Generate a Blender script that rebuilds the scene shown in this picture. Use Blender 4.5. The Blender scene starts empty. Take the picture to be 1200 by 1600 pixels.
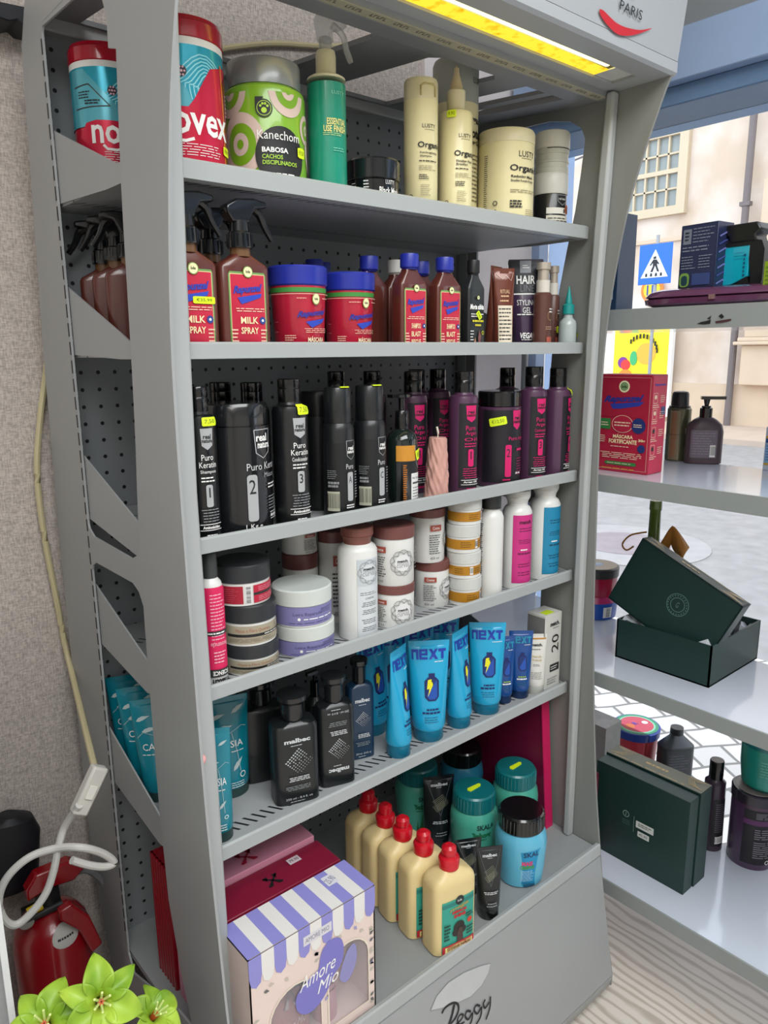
import bpy, bmesh, math, random
from mathutils import Vector, Matrix
random.seed(7)
C = bpy.context.scene
COL = C.collection
S = 0.8            # one layout unit is 0.8 m
ZF = 1.6           # the floor lies 1.6 units below the lens
PI = math.pi

# ------------------------------------------------------------------ camera
YAW, PIT, ROLL, FP = 0.709022421, 0.212575987, -0.00838278797, 1167.92650
def _mm(*a):
    m = a[0]
    for b in a[1:]: m = m @ b
    return m
_B = Matrix(((1,0,0),(0,0,-1),(0,1,0)))
_Rz = Matrix(((math.cos(YAW),-math.sin(YAW),0),(math.sin(YAW),math.cos(YAW),0),(0,0,1)))
_Rx = Matrix(((1,0,0),(0,math.cos(PIT),-math.sin(PIT)),(0,math.sin(PIT),math.cos(PIT))))
_Rr = Matrix(((math.cos(ROLL),-math.sin(ROLL),0),(math.sin(ROLL),math.cos(ROLL),0),(0,0,1)))
R = _mm(_Rr,_Rx,_B,_Rz)
cd = bpy.data.cameras.new('camera'); cam = bpy.data.objects.new('camera', cd); COL.objects.link(cam)
cm = Matrix((R[0], -R[1], -R[2])).transposed().to_4x4()
cm.translation = (0,0,ZF*S)
cam.matrix_world = cm
cd.sensor_fit = 'VERTICAL'; cd.sensor_height = 36; cd.lens = FP/1600*36
cd.clip_start = .02; cd.clip_end = 200
C.camera = cam
C.view_settings.view_transform = 'Standard'; C.view_settings.look = 'None'
C.view_settings.gamma = 1; C.view_settings.use_curve_mapping = False
C.view_settings.exposure = 0.35

# ------------------------------------------------------------------ light
w = bpy.data.worlds.new('sky'); C.world = w; w.use_nodes = True
bg = w.node_tree.nodes['Background']; bg.inputs[0].default_value = (.80,.87,1,1); bg.inputs[1].default_value = 2.4
def area(name, loc, rot, sx, sy, power, col):
    l = bpy.data.lights.new(name,'AREA'); l.shape='RECTANGLE'; l.size=sx*S; l.size_y=sy*S; l.energy=power; l.color=col
    o = bpy.data.objects.new(name,l); COL.objects.link(o); o.location=(loc[0]*S,loc[1]*S,(loc[2]+ZF)*S); o.rotation_euler=rot; return o
area('unseen_overhead_fill', (0.35,-0.75,1.52), (0,0,0), 2.0, 1.6, 42, (.97,.99,1))  # unseen overhead fill, added to brighten the shelf interiors
area('unseen_overhead_fill', (-1.2,-1.2,1.52), (0,0,0), 1.2, 1.2, 14, (1,.98,.95))  # second unseen fill, added to light the left wall and posts

# ------------------------------------------------------------------ layout helpers
def ray(px,py): return R.transposed() @ Vector(((px-600)/FP,(py-800)/FP,1))
def on(ax,v,px,py):
    d = ray(px,py); return d*(v/d[ax])
def zat(x,y,py):
    a = R @ Vector((x,y,0)); b = R.col[2]; k = (py-800)/FP
    return -(a[1]-k*a[2])/(b[1]-k*b[2])
def zf(x,y,r,py):
    t=1-r/math.hypot(x,y); return zat(x*t,y*t,py)
def fitc(pl,pr,py,y0):
    a = ray(pl,py); b = ray(pr,py)
    ta = math.atan2(a.x,a.y); tb = math.atan2(b.x,b.y)
    m = (ta+tb)/2; s = math.sin((tb-ta)/2)
    t = y0/(math.cos(m)-s)
    return t*math.sin(m), t*math.cos(m), t*s
def fitb(pl,pr,py,pb,zs):
    a = ray(pl,py); b = ray(pr,py)
    ta = math.atan2(a.x,a.y); tb = math.atan2(b.x,b.y)
    m = (ta+tb)/2; s = math.sin((tb-ta)/2)
    q = on(2,zs,(pl+pr)/2,pb); tf = math.hypot(q.x,q.y); t = tf/(1-s)
    return t*math.sin(m), t*math.cos(m), t*s
def fitr(pl,pr,py,y0,k):
    a = ray(pl,py); b = ray(pr,py); tL=a.x/a.y; tR=b.x/b.y
    rx = y0*(tR-tL)/(2*(1+k*tL))
    return y0*tR-rx, y0+k*rx, rx

# ------------------------------------------------------------------ materials
_mc = {}
def lin(h):
    h = h.lstrip('#'); o=[]
    for i in (0,2,4):
        c = int(h[i:i+2],16)/255; o.append(c/12.92 if c<=.04045 else ((c+.055)/1.055)**2.4)
    return (*o,1)
def M(h, rough=.45, metal=0, vary=.06, scale=25, trans=0, alpha=1, spec=.5, bump=0, coat=0):
    key = (h,rough,metal,vary,scale,trans,alpha,spec,bump,coat)
    if key in _mc: return _mc[key]
    m = bpy.data.materials.new('surface_'+h.strip('#')); m.use_nodes=True; n=m.node_tree; p=n.nodes['Principled BSDF']
    c = lin(h)
    tc = n.nodes.new('ShaderNodeTexCoord'); no = n.nodes.new('ShaderNodeTexNoise'); no.inputs['Scale'].default_value=scale; no.inputs['Detail'].default_value=3
    n.links.new(tc.outputs['Object'],no.inputs['Vector'])
    mx = n.nodes.new('ShaderNodeMix'); mx.data_type='RGBA'
    mx.inputs[6].default_value = tuple(max(0,x*(1-vary)) for x in c[:3])+(1,)
    mx.inputs[7].default_value = tuple(min(1,x*(1+vary)) for x in c[:3])+(1,)
    n.links.new(no.outputs['Fac'],mx.inputs[0]); n.links.new(mx.outputs[2],p.inputs['Base Color'])
    p.inputs['Roughness'].default_value=rough; p.inputs['Metallic'].default_value=metal
    p.inputs['Transmission Weight'].default_value=trans; p.inputs['Alpha'].default_value=alpha
    p.inputs['Specular IOR Level'].default_value=spec; p.inputs['Coat Weight'].default_value=coat
    if bump:
        b=n.nodes.new('ShaderNodeBump'); b.inputs['Strength'].default_value=bump; b.inputs['Distance'].default_value=.002
        n.links.new(no.outputs['Fac'],b.inputs['Height']); n.links.new(b.outputs[0],p.inputs['Normal'])
    _mc[key]=m; return m
def EM(h,st,h2=None,scale=60):
    m = bpy.data.materials.new('glow_'+h); m.use_nodes=True; n=m.node_tree; n.nodes.clear()
    o=n.nodes.new('ShaderNodeOutputMaterial'); e=n.nodes.new('ShaderNodeEmission'); e.inputs[0].default_value=lin(h); e.inputs[1].default_value=st
    if h2:
        tc=n.nodes.new('ShaderNodeTexCoord'); no=n.nodes.new('ShaderNodeTexNoise'); no.inputs['Scale'].default_value=scale; no.inputs['Detail'].default_value=8
        r=n.nodes.new('ShaderNodeValToRGB'); r.color_ramp.elements[0].position=.3; r.color_ramp.elements[0].color=lin(h2); r.color_ramp.elements[1].position=.48; r.color_ramp.elements[1].color=lin(h)
        n.links.new(tc.outputs['Object'],no.inputs[0]); n.links.new(no.outputs[0],r.inputs[0]); n.links.new(r.outputs[0],e.inputs[0])
    n.links.new(e.outputs[0],o.inputs[0]); return m
def nodes_of(name):
    m=bpy.data.materials.new(name); m.use_nodes=True; n=m.node_tree; return m,n,n.nodes['Principled BSDF']
def mth(n,op,a,b=None,c=None):
    x=n.nodes.new('ShaderNodeMath'); x.operation=op
    for i,v in enumerate((a,b,c)):
        if v is None: continue
        if isinstance(v,(int,float)): x.inputs[i].default_value=v
        else: n.links.new(v,x.inputs[i])
    return x.outputs[0]
def peg_mat(ax1,ax2,p,r,h,hole='0c0d0e'):
    """metal sheet with a regular grid of punched holes; axes are world axes"""
    m,n,pb=nodes_of('perforated_metal'); g=n.nodes.new('ShaderNodeNewGeometry'); s=n.nodes.new('ShaderNodeSeparateXYZ'); n.links.new(g.outputs['Position'],s.inputs[0])
    a=mth(n,'SUBTRACT',mth(n,'FRACT',mth(n,'DIVIDE',s.outputs[ax1],p*S)),.5); b=mth(n,'SUBTRACT',mth(n,'FRACT',mth(n,'DIVIDE',s.outputs[ax2],p*S)),.5)
    d=mth(n,'SQRT',mth(n,'ADD',mth(n,'MULTIPLY',a,a),mth(n,'MULTIPLY',b,b)))
    k=mth(n,'LESS_THAN',d,r)
    mx=n.nodes.new('ShaderNodeMix'); mx.data_type='RGBA'; mx.inputs[6].default_value=lin(h); mx.inputs[7].default_value=lin(hole)
    n.links.new(k,mx.inputs[0]); n.links.new(mx.outputs[2],pb.inputs['Base Color']); pb.inputs['Roughness'].default_value=.5; return m
def slot_mat(h,y0,y1,p=.0175):
    """shelf sheet with a row of punched slots between two depths"""
    m,n,pb=nodes_of('slotted_metal'); g=n.nodes.new('ShaderNodeNewGeometry'); s=n.nodes.new('ShaderNodeSeparateXYZ'); n.links.new(g.outputs['Position'],s.inputs[0])
    X=s.outputs[0];Y=s.outputs[1]
    k=mth(n,'LESS_THAN',mth(n,'FRACT',mth(n,'DIVIDE',mth(n,'ADD',X,mth(n,'MULTIPLY',Y,.6)),p*S)),.3)
    for a,b in ((y0,y1),(y0+.27,y1+.27)):
        pass
    band=mth(n,'MULTIPLY',mth(n,'GREATER_THAN',Y,y0*S),mth(n,'LESS_THAN',Y,y1*S))
    band2=mth(n,'MULTIPLY',mth(n,'GREATER_THAN',Y,(y0+.25)*S),mth(n,'LESS_THAN',Y,(y1+.25)*S))
    k=mth(n,'MULTIPLY',k,mth(n,'ADD',band,band2))
    mx=n.nodes.new('ShaderNodeMix'); mx.data_type='RGBA'; mx.inputs[6].default_value=lin(h); mx.inputs[7].default_value=lin('17181a')
    n.links.new(k,mx.inputs[0]); n.links.new(mx.outputs[2],pb.inputs['Base Color']); pb.inputs['Roughness'].default_value=.4; return m

# ------------------------------------------------------------------ mesh builder (layout units, scaled on build)
class MB:
    def __init__(s): s.v=[]; s.f=[]; s.m=[]; s.mats=[]
    def _mi(s,m):
        if m not in s.mats: s.mats.append(m)
        return s.mats.index(m)
    def add(s,v,f,m):
        k=len(s.v); s.v+= [tuple(a) for a in v]; s.f+=[tuple(i+k for i in a) for a in f]; s.m+=[s._mi(m)]*len(f)
    def box(s,a,b,m):
        x0,y0,z0=a;x1,y1,z1=b
        s.add([(x0,y0,z0),(x1,y0,z0),(x1,y1,z0),(x0,y1,z0),(x0,y0,z1),(x1,y0,z1),(x1,y1,z1),(x0,y1,z1)],[(0,3,2,1),(4,5,6,7),(0,1,5,4),(1,2,6,5),(2,3,7,6),(3,0,4,7)],m); return s
    def prism(s,poly,ax,a,b,m):
        """extrude 2-D outline along an axis: ax=0 -> outline is (y,z), 1 -> (x,z), 2 -> (x,y)"""
        def P(p,t): return (t,p[0],p[1]) if ax==0 else ((p[0],t,p[1]) if ax==1 else (p[0],p[1],t))
        n=len(poly); v=[P(p,a) for p in poly]+[P(p,b) for p in poly]
        f=[tuple(range(n)),tuple(range(2*n-1,n-1,-1))]+[(i,i+n,(i+1)%n+n,(i+1)%n) for i in range(n)]
        s.add(v,f,m); return s
    def loft(s,secs,m,seg=40):
        """secs: (z,rx,ry,n,cx,cy) rings, closed at both ends"""
        v=[];f=[]
        for q in secs:
            z,rx,ry,n,cx,cy=tuple(q)+(2,0,0)[len(q)-3:]
            for i in range(seg):
                t=2*PI*(i+.5)/seg; c=math.cos(t);sn=math.sin(t)
                v.append((cx+rx*math.copysign(abs(c)**(2/n),c), cy+ry*math.copysign(abs(sn)**(2/n),sn), z))
        k=len(secs)
        for j in range(k-1):
            for i in range(seg):
                a=j*seg+i;b=j*seg+(i+1)%seg; f.append((a,b,b+seg,a+seg))
        f.append(tuple(range(seg-1,-1,-1))); f.append(tuple((k-1)*seg+i for i in range(seg)))
        s.add(v,f,m); return s
    def tube(s,path,r,m,seg=10):
        P=[Vector(p) for p in path]; v=[];f=[]; n=len(P); up=Vector((0,0,1))
        for i,p in enumerate(P):
            d=(P[min(i+1,n-1)]-P[max(i-1,0)]).normalized()
            a=d.cross(up); 
            if a.length<.05: a=d.cross(Vector((0,1,0)))
            a.normalize(); b=d.cross(a); rr=r[i] if isinstance(r,(list,tuple)) else r
            for k in range(seg):
                t=2*PI*k/seg; v.append(p+a*math.cos(t)*rr+b*math.sin(t)*rr)
        for j in range(n-1):
            for k in range(seg):
                a=j*seg+k;b=j*seg+(k+1)%seg; f.append((a,b,b+seg,a+seg))
        f.append(tuple(range(seg-1,-1,-1))); f.append(tuple((n-1)*seg+k for k in range(seg)))
        s.add(v,f,m); return s
    def grid(s,fn,nu,nv,m):
        v=[fn(i/nu,j/nv) for j in range(nv+1) for i in range(nu+1)]
        s.add(v,[(j*(nu+1)+i,j*(nu+1)+i+1,(j+1)*(nu+1)+i+1,(j+1)*(nu+1)+i) for j in range(nv) for i in range(nu)],m); return s
    def build(s,name,parent=None,bevel=0,ang=35,world=False,fix=True,solid=0):
        me=bpy.data.meshes.new(name)
        off=ZF if world else 0
        me.from_pydata([(x*S,y*S,(z+off)*S) for x,y,z in s.v],[],s.f)
        for m in s.mats: me.materials.append(m)
        me.polygons.foreach_set('material_index',s.m)
        if fix:
            b=bmesh.new(); b.from_mesh(me); bmesh.ops.recalc_face_normals(b,faces=b.faces); b.to_mesh(me); b.free()
        me.polygons.foreach_set('use_smooth',[True]*len(me.polygons))
        me.set_sharp_from_angle(angle=math.radians(ang)); me.update()
        o=bpy.data.objects.new(name,me); COL.objects.link(o)
        if parent: o.parent=parent
        if bevel:
            q=o.modifiers.new('bevel','BEVEL'); q.width=bevel*S; q.segments=2; q.limit_method='ANGLE'; q.angle_limit=math.radians(40)
        if solid:
            q=o.modifiers.new('thickness','SOLIDIFY'); q.thickness=solid*S
        return o
def spline(P,k=6):
    P=[Vector(p) for p in P]; out=[]
    for i in range(len(P)-1):
        a=P[max(i-1,0)];b=P[i];c=P[i+1];d=P[min(i+2,len(P)-1)]
        for j in range(k):
            t=j/k; out.append(.5*((2*b)+(c-a)*t+(2*a-5*b+4*c-d)*t*t+(3*b-a-3*c+d)*t**3))
    out.append(P[-1]); return out
def tag(o,label,cat,group=None):
    o['label']=label; o['category']=cat
    if group: o['group']=group
    return o
def struct(o,label=None):
    o['kind']='structure'
    if label: o['label']=label
    return o
def empty(name,loc,rz=0):
    o=bpy.data.objects.new(name,None); COL.objects.link(o); o.empty_display_size=.05
    o.location=(loc[0]*S,loc[1]*S,(loc[2]+ZF)*S); o.rotation_euler=(0,0,rz); return o

# ------------------------------------------------------------------ lettering
_gc={}
def glyphs(s,bold=0,shear=0):
    k=(s,bold,shear)
    if k in _gc: return _gc[k]
    cu=bpy.data.curves.new('lettering','FONT'); cu.body=s; cu.align_x='CENTER'; cu.resolution_u=2; cu.offset=bold; cu.shear=shear
    o=bpy.data.objects.new('lettering',cu); COL.objects.link(o)
    dg=bpy.context.evaluated_depsgraph_get(); dg.update(); me=o.evaluated_get(dg).to_mesh()
    v=[(p.co.x,p.co.y) for p in me.vertices]; f=[tuple(p.vertices) for p in me.polygons]
    o.evaluated_get(dg).to_mesh_clear(); bpy.data.objects.remove(o); bpy.data.curves.remove(cu)
    xs=[a[0] for a in v]; ys=[a[1] for a in v]; cx=(min(xs)+max(xs))/2; cy=(min(ys)+max(ys))/2
    v=[(a-cx,b-cy) for a,b in v]; r=(v,f,max(xs)-min(xs),max(ys)-min(ys)); _gc[k]=r; return r
def rrect(x0,y0,x1,y1,r=0,k=4):
    if r<=0: return [(x0,y0),(x1,y0),(x1,y1),(x0,y1)]
    o=[]
    for cx,cy,a in ((x1-r,y0+r,-PI/2),(x1-r,y1-r,0),(x0+r,y1-r,PI/2),(x0+r,y0+r,PI)):
        for i in range(k+1): t=a+i*PI/2/k; o.append((cx+r*math.cos(t),cy+r*math.sin(t)))
    return o

class Dec:
    """flat artwork in (U,v): U in half-widths of the thing, v in its heights, laid on its surface"""
    def __init__(s,rref,H,surf,zc=(),round_=True,name='label'):
        s.r=rref;s.H=H;s.surf=surf;s.zc=zc;s.rd=round_;s.mb=MB();s.name=name;s.k=0
    def raw(s,v,f,m,layer=None):
        s.k+=1; off=.0006+.00022*(layer if layer is not None else min(s.k,12))
        b=bmesh.new(); vs=[b.verts.new((x,y,0)) for x,y in v]
        for q in f:
            try: b.faces.new([vs[i] for i in q])
            except ValueError: pass
        xs=[a[0] for a in v]; ys=[a[1] for a in v]
        if s.rd:
            st=.13*s.r; u=math.floor(min(xs)/st)*st
            while u<max(xs):
                if u>min(xs): bmesh.ops.bisect_plane(b,geom=b.verts[:]+b.edges[:]+b.faces[:],plane_co=(u,0,0),plane_no=(1,0,0))
                u+=st
        for z in s.zc:
            if min(ys)<z<max(ys): bmesh.ops.bisect_plane(b,geom=b.verts[:]+b.edges[:]+b.faces[:],plane_co=(0,z,0),plane_no=(0,1,0))
        b.verts.ensure_lookup_table(); b.verts.index_update()
        V=[s.surf(a.co.x,a.co.y,off) for a in b.verts]; F=[tuple(a.index for a in q.verts) for q in b.faces]
        b.free(); s.mb.add(V,F,m); return s
    def poly(s,pts,m,layer=None):
        P=[(a*s.r,c*s.H) for a,c in pts]; b=bmesh.new(); vs=[b.verts.new((x,y,0)) for x,y in P]
        b.faces.new(vs); bmesh.ops.triangulate(b,faces=b.faces); b.verts.index_update()
        V=[(a.co.x,a.co.y) for a in b.verts]; F=[tuple(a.index for a in q.verts) for q in b.faces]; b.free()
        return s.raw(V,F,m,layer)
    def rect(s,u0,u1,v0,v1,m,r=0,layer=None):
        q=s.H/s.r; P=rrect(u0,v0*q,u1,v1*q,r); return s.poly([(a,c/q) for a,c in P],m,layer)
    def disc(s,u,v,ru,m,layer=None,ratio=1,k=20):
        q=s.r/s.H; return s.poly([(u+ru*math.cos(2*PI*i/k),v+ratio*ru*q*math.sin(2*PI*i/k)) for i in range(k)],m,layer)
    def ring(s,u,v,ru,wd,m,layer=None,k=24,ratio=1):
        q=s.r/s.H; V=[];F=[]
        for i in range(k):
            t=2*PI*i/k
            for rr in (ru,ru-wd): V.append(((u+rr*math.cos(t))*s.r,(v+ratio*rr*q*math.sin(t))*s.H))
        for i in range(k): a=2*i;b=2*((i+1)%k); F.append((a,b,b+1,a+1))
        return s.raw(V,F,m,layer)
    def stroke(s,pts,wd,m,layer=None):
        P=[Vector((a*s.r,c*s.H)) for a,c in pts]; V=[];F=[]; w=wd*s.r/2
        for i,p in enumerate(P):
            d=(P[min(i+1,len(P)-1)]-P[max(i-1,0)]); d=d.normalized() if d.length>0 else Vector((1,0)); n=Vector((-d.y,d.x))*w
            V+=[tuple(p+n),tuple(p-n)]
        for i in range(len(P)-1): F.append((2*i,2*i+1,2*i+3,2*i+2))
        return s.raw(V,F,m,layer)
    def text(s,t,u,v,h,m,w=None,bold=0,shear=0,rot=0,layer=None):
        V,F,W0,H0=glyphs(t,bold,shear); sc=h*s.H/H0; sx=(w*s.r/W0) if w else sc
        c=math.cos(rot);n=math.sin(rot)
        return s.raw([(u*s.r+(x*sx*c-y*sc*n), v*s.H+(x*sx*n+y*sc*c)) for x,y in V],F,m,layer)
    def bars(s,u0,u1,v0,v1,n,m,fill=.4,layer=None,ctr=False):
        """fine print too small to read"""
        dv=(v1-v0)/n; V=[];F=[]
        for i in range(n):
            y0=(v0+dv*i+dv*(1-fill)/2)*s.H; y1=y0+dv*fill*s.H; x=u0+(u1-u0)*(random.random()*.12 if ctr else 0); end=u1-(u1-u0)*random.random()*(.12 if ctr else .3)
            while x<end:
                e=min(end,x+(u1-u0)*random.uniform(.1,.28)); k=len(V); V+=[(x*s.r,y0),(e*s.r,y0),(e*s.r,y1),(x*s.r,y1)]; F.append((k,k+1,k+2,k+3)); x=e+(u1-u0)*.035
        return s.raw(V,F,m,layer)
    def barcode(s,u0,u1,v0,v1,bgm,m,horiz=False):
        s.rect(u0,u1,v0,v1,bgm); V=[];F=[]
        n=13
        for i in range(n):
            a=(i+.15)/n; b=(i+random.uniform(.35,.75))/n
            if horiz: q=[(u0+(u1-u0)*.15,v0+(v1-v0)*a),(u0+(u1-u0)*.85,v0+(v1-v0)*a),(u0+(u1-u0)*.85,v0+(v1-v0)*b),(u0+(u1-u0)*.15,v0+(v1-v0)*b)]
            else: q=[(u0+(u1-u0)*a,v0+(v1-v0)*.15),(u0+(u1-u0)*b,v0+(v1-v0)*.15),(u0+(u1-u0)*b,v0+(v1-v0)*.9),(u0+(u1-u0)*a,v0+(v1-v0)*.9)]
            k=len(V); V+=[(x*s.r,y*s.H) for x,y in q]; F.append((k,k+1,k+2,k+3))
        return s.raw(V,F,m)
    def build(s,parent,name=None):
        return s.mb.build(name or s.name,parent,ang=180,fix=False)

BLK='15171a'; WHT='e9e9e6'
YEL=None
def ink(h,r=.5): return M(h,r,0,0.0)

class Item:
    def __init__(s,name,label,cat,x,y,z,group=None,rz=0,tx=0,ty=0):
        s.o=empty(name,(x,y,z),rz); s.o.rotation_euler=(tx,ty,rz); tag(s.o,label,cat,group); s.x=x;s.y=y;s.z=z
    def body(s,prof,r,H,m,k=1,n=2,name='bottle_body',z0=0,store=True,seg=44,parent=None,ang=34):
        """prof: (v, fraction of radius[, own ry fraction]) rings"""
        secs=[(z0+p[0]*H, p[1]*r, (p[2] if len(p)>2 else p[1])*r*k, (p[3] if len(p)>3 else n)) for p in prof]
        ob=MB().loft(secs,m,seg if n<=2.3 else 60).build(name,parent or s.o,ang=ang)
        if store: s.secs=secs; s.r=r; s.H=H; s.z0=z0; s.n=n
        s.last=(secs,r,H,z0,n); return ob
    def dec(s,name='label',last=False,z0=None,H=None):
        secs,r,Hh,zz,n=s.last if last else (s.secs,s.r,s.H,s.z0,s.n)
        if z0 is None: z0=zz
        if H is None: H=Hh
        def at(z):
            for a,b in zip(secs,secs[1:]):
                if a[0]<=z<=b[0] and b[0]>a[0]:
                    t=(z-a[0])/(b[0]-a[0]); return [a[i]*(1-t)+b[i]*t for i in (1,2,3)]
            return (secs[-1] if z>secs[-1][0] else secs[0])[1:4]
        def surf(u,z,off):
            z=z+z0; rx,ry,nn=at(z)
            if n<=2.3:
                t=u/r; return ((rx+off)*math.sin(t), -(ry+off)*math.cos(t), z)
            q=min(abs(u/r),.999)
            return (u/r*rx, -ry*(1-q**nn)**(1/nn)-off, z)
        return Dec(r,H,surf,[a[0]-z0 for a in secs],True)
    def sticker(s,u,v,t='7.50',w=.5,h=.05,rot=0,last=False,hx=False):
        d=s.dec(last=last); q=d.r/d.H; c=math.cos(rot);n=math.sin(rot)
        P=[(-w/2,-h/2/q*.8),(-w/2+.06,-h/2/q),(w/2-.06,-h/2/q),(w/2,-h/2/q*.8),(w/2,h/2/q*.8),(w/2-.06,h/2/q),(-w/2+.06,h/2/q),(-w/2,h/2/q*.8)]
        d.poly([(u+a*c-b*n,v+(a*n+b*c)*q) for a,b in P],M('d9f01a',.6),layer=13)
        d.text(t,u,v,h*.5,ink('5a6410'),w=w*.7,rot=rot,layer=14)
        d.build(s.o,'price_sticker')
def copy_thing(o,x,y,z,label,rz=None):
    c=o.copy(); COL.objects.link(c); c.location=(x*S,y*S,(z+ZF)*S); c['label']=label
    if rz is not None: c.rotation_euler=(o.rotation_euler[0],o.rotation_euler[1],rz)
    for ch in o.children:
        d=ch.copy(); COL.objects.link(d); d.parent=c
        for g in ch.children:
            e=g.copy(); COL.objects.link(e); e.parent=d
    return c

# ================================================================== SETTING
wallp,n,pb=nodes_of('textured_wallpaper')
tc=n.nodes.new('ShaderNodeTexCoord'); mp=n.nodes.new('ShaderNodeMapping'); mp.inputs['Scale'].default_value=(60,60,260)
no=n.nodes.new('ShaderNodeTexNoise'); no.inputs['Scale'].default_value=2.4; no.inputs['Detail'].default_value=5
mp2=n.nodes.new('ShaderNodeMapping'); mp2.inputs['Scale'].default_value=(260,60,50)
n2=n.nodes.new('ShaderNodeTexNoise'); n2.inputs['Scale'].default_value=2.0; n2.inputs['Detail'].default_value=4
n.links.new(tc.outputs['Object'],mp.inputs[0]); n.links.new(mp.outputs[0],no.inputs[0]); n.links.new(tc.outputs['Object'],mp2.inputs[0]); n.links.new(mp2.outputs[0],n2.inputs[0])
sm=mth(n,'ADD',mth(n,'MULTIPLY',no.outputs[0],.5),mth(n,'MULTIPLY',n2.outputs[0],.5))
rp=n.nodes.new('ShaderNodeValToRGB'); rp.color_ramp.elements[0].position=.38; rp.color_ramp.elements[0].color=lin('a39a94'); rp.color_ramp.elements[1].position=.6; rp.color_ramp.elements[1].color=lin('d2c8c0')
n.links.new(sm,rp.inputs[0]); n.links.new(rp.outputs[0],pb.inputs['Base Color']); pb.inputs['Roughness'].default_value=.8
bu=n.nodes.new('ShaderNodeBump'); bu.inputs['Strength'].default_value=.5; bu.inputs['Distance'].default_value=.002; n.links.new(sm,bu.inputs['Height']); n.links.new(bu.outputs[0],pb.inputs['Normal'])

woodf,n,pb=nodes_of('pale_wood_floor')
tc=n.nodes.new('ShaderNodeTexCoord'); mp=n.nodes.new('ShaderNodeMapping'); mp.inputs['Rotation'].default_value=(0,0,.0); mp.inputs['Scale'].default_value=(4.5,1.1,1)
wv=n.nodes.new('ShaderNodeTexWave'); wv.inputs['Scale'].default_value=3.2; wv.inputs['Distortion'].default_value=9; wv.inputs['Detail'].default_value=3; wv.inputs['Detail Scale'].default_value=.9
n.links.new(tc.outputs['Object'],mp.inputs[0]); n.links.new(mp.outputs[0],wv.inputs[0])
rp=n.nodes.new('ShaderNodeValToRGB'); rp.color_ramp.elements[0].color=lin('b9aea2'); rp.color_ramp.elements[1].color=lin('dad3ca'); rp.color_ramp.elements[1].position=.55
n.links.new(wv.outputs[0],rp.inputs[0]); n.links.new(rp.outputs[0],pb.inputs['Base Color']); pb.inputs['Roughness'].default_value=.4

struct(MB().box((-2.6,-3.2,-1.66),(1.95,1.6,-1.6),woodf).build('floor',world=True),'pale grey wood grain shop floor')
struct(MB().box((-2.6,1.55,-1.6),(1.93,1.62,1.6),wallp).build('wall_back',world=True),'wall covered in pale woven textured wallpaper')
wm=M('dedcd8',.8)
struct(MB().box((-2.66,-3.2,-1.6),(-2.6,1.62,1.6),wm).build('wall_left',world=True))
struct(MB().box((-2.6,-3.26,-1.6),(1.95,-3.2,1.6),wm).build('wall_front',world=True))
struct(MB().box((-2.66,-3.26,1.6),(2.1,1.62,1.66),M('d8d6d2',.8)).build('ceiling',world=True))
struct(MB().box((1.47,1.538,-1.6),(1.929,1.5495,1.6),M('e6dfdf',.6)).build('trim_3',world=True),'pale smooth wall strip beside the shop window')  # paler flat panel over the wallpaper beside the window
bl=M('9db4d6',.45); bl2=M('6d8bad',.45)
struct(MB().box((1.93,1.51,-1.66),(1.975,1.62,1.6),bl).box((1.995,1.53,-1.66),(2.12,1.62,1.6),bl).build('trim_1',world=True,bevel=.002),'pale blue painted window reveal')
hd=MB().box((1.80,-3.2,.62),(2.06,1.52,.735),bl).box((1.83,-3.2,.576),(2.06,1.52,.62),bl2)  # sky reflection is put into the beam's blue colour
struct(hd.build('trim_2',world=True,bevel=.003),'header beam above the shop window, sky reflection in its pale blue colour')
struct(MB().box((1.86,-3.2,.735),(2.06,1.52,1.6),M('8d9295',.6)).build('wall_right',world=True),'grey wall above the window header')
g,n,_=nodes_of('window_glass'); n.nodes.clear(); o_=n.nodes.new('ShaderNodeOutputMaterial'); tr=n.nodes.new('ShaderNodeBsdfTransparent'); tr.inputs[0].default_value=(.96,.98,.98,1); gl=n.nodes.new('ShaderNodeBsdfGlossy'); gl.inputs['Roughness'].default_value=.01
mx=n.nodes.new('ShaderNodeMixShader'); fr=n.nodes.new('ShaderNodeFresnel'); fr.inputs[0].default_value=1.3
n.links.new(fr.outputs[0],mx.inputs[0]); n.links.new(tr.outputs[0],mx.inputs[1]); n.links.new(gl.outputs[0],mx.inputs[2]); n.links.new(mx.outputs[0],o_.inputs[0])
GLASS=g
struct(MB().box((1.985,-3.2,-1.6),(1.99,1.52,.576),g).build('window_1',world=True),'clear plate glass shop window')

# ================================================================== OUTSIDE
plm,n,pb=nodes_of('old_plaster'); tc=n.nodes.new('ShaderNodeTexCoord'); no=n.nodes.new('ShaderNodeTexNoise'); no.inputs['Scale'].default_value=.9; no.inputs['Detail'].default_value=7; n.links.new(tc.outputs['Object'],no.inputs[0])
rp=n.nodes.new('ShaderNodeValToRGB'); e=rp.color_ramp.elements; e[0].position=.35; e[0].color=lin('c9b39c'); e[1].position=.62; e[1].color=lin('e6d8cc'); n.links.new(no.outputs[0],rp.inputs[0]); n.links.new(rp.outputs[0],pb.inputs['Base Color']); pb.inputs['Roughness'].default_value=.9
stone=M('cdb69c',.9,0,.15,2); cream=M('c9b79a',.8)
f=MB().box((16,-12,-1.7),(17,20,9),plm)
f.box((15.93,-12,4.75),(16,20,4.82),stone)
f.box((15.94,-12,2.28),(16,20,2.36),stone)
f.box((15.9,-12,-1.7),(16,20,-.75),stone)
fac=empty('street_building',(16,8,-1.7)); tag(fac,'weathered pink plaster building across the street with stone trim','building')
def wpart(mb,name,parent,**k):
    """build with world layout coordinates, then re-express under the parent"""
    ob=mb.build(name,None,world=True,**k); ob.parent=parent
    ob.matrix_parent_inverse=Matrix.Translation(parent.location).inverted(); return ob
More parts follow.
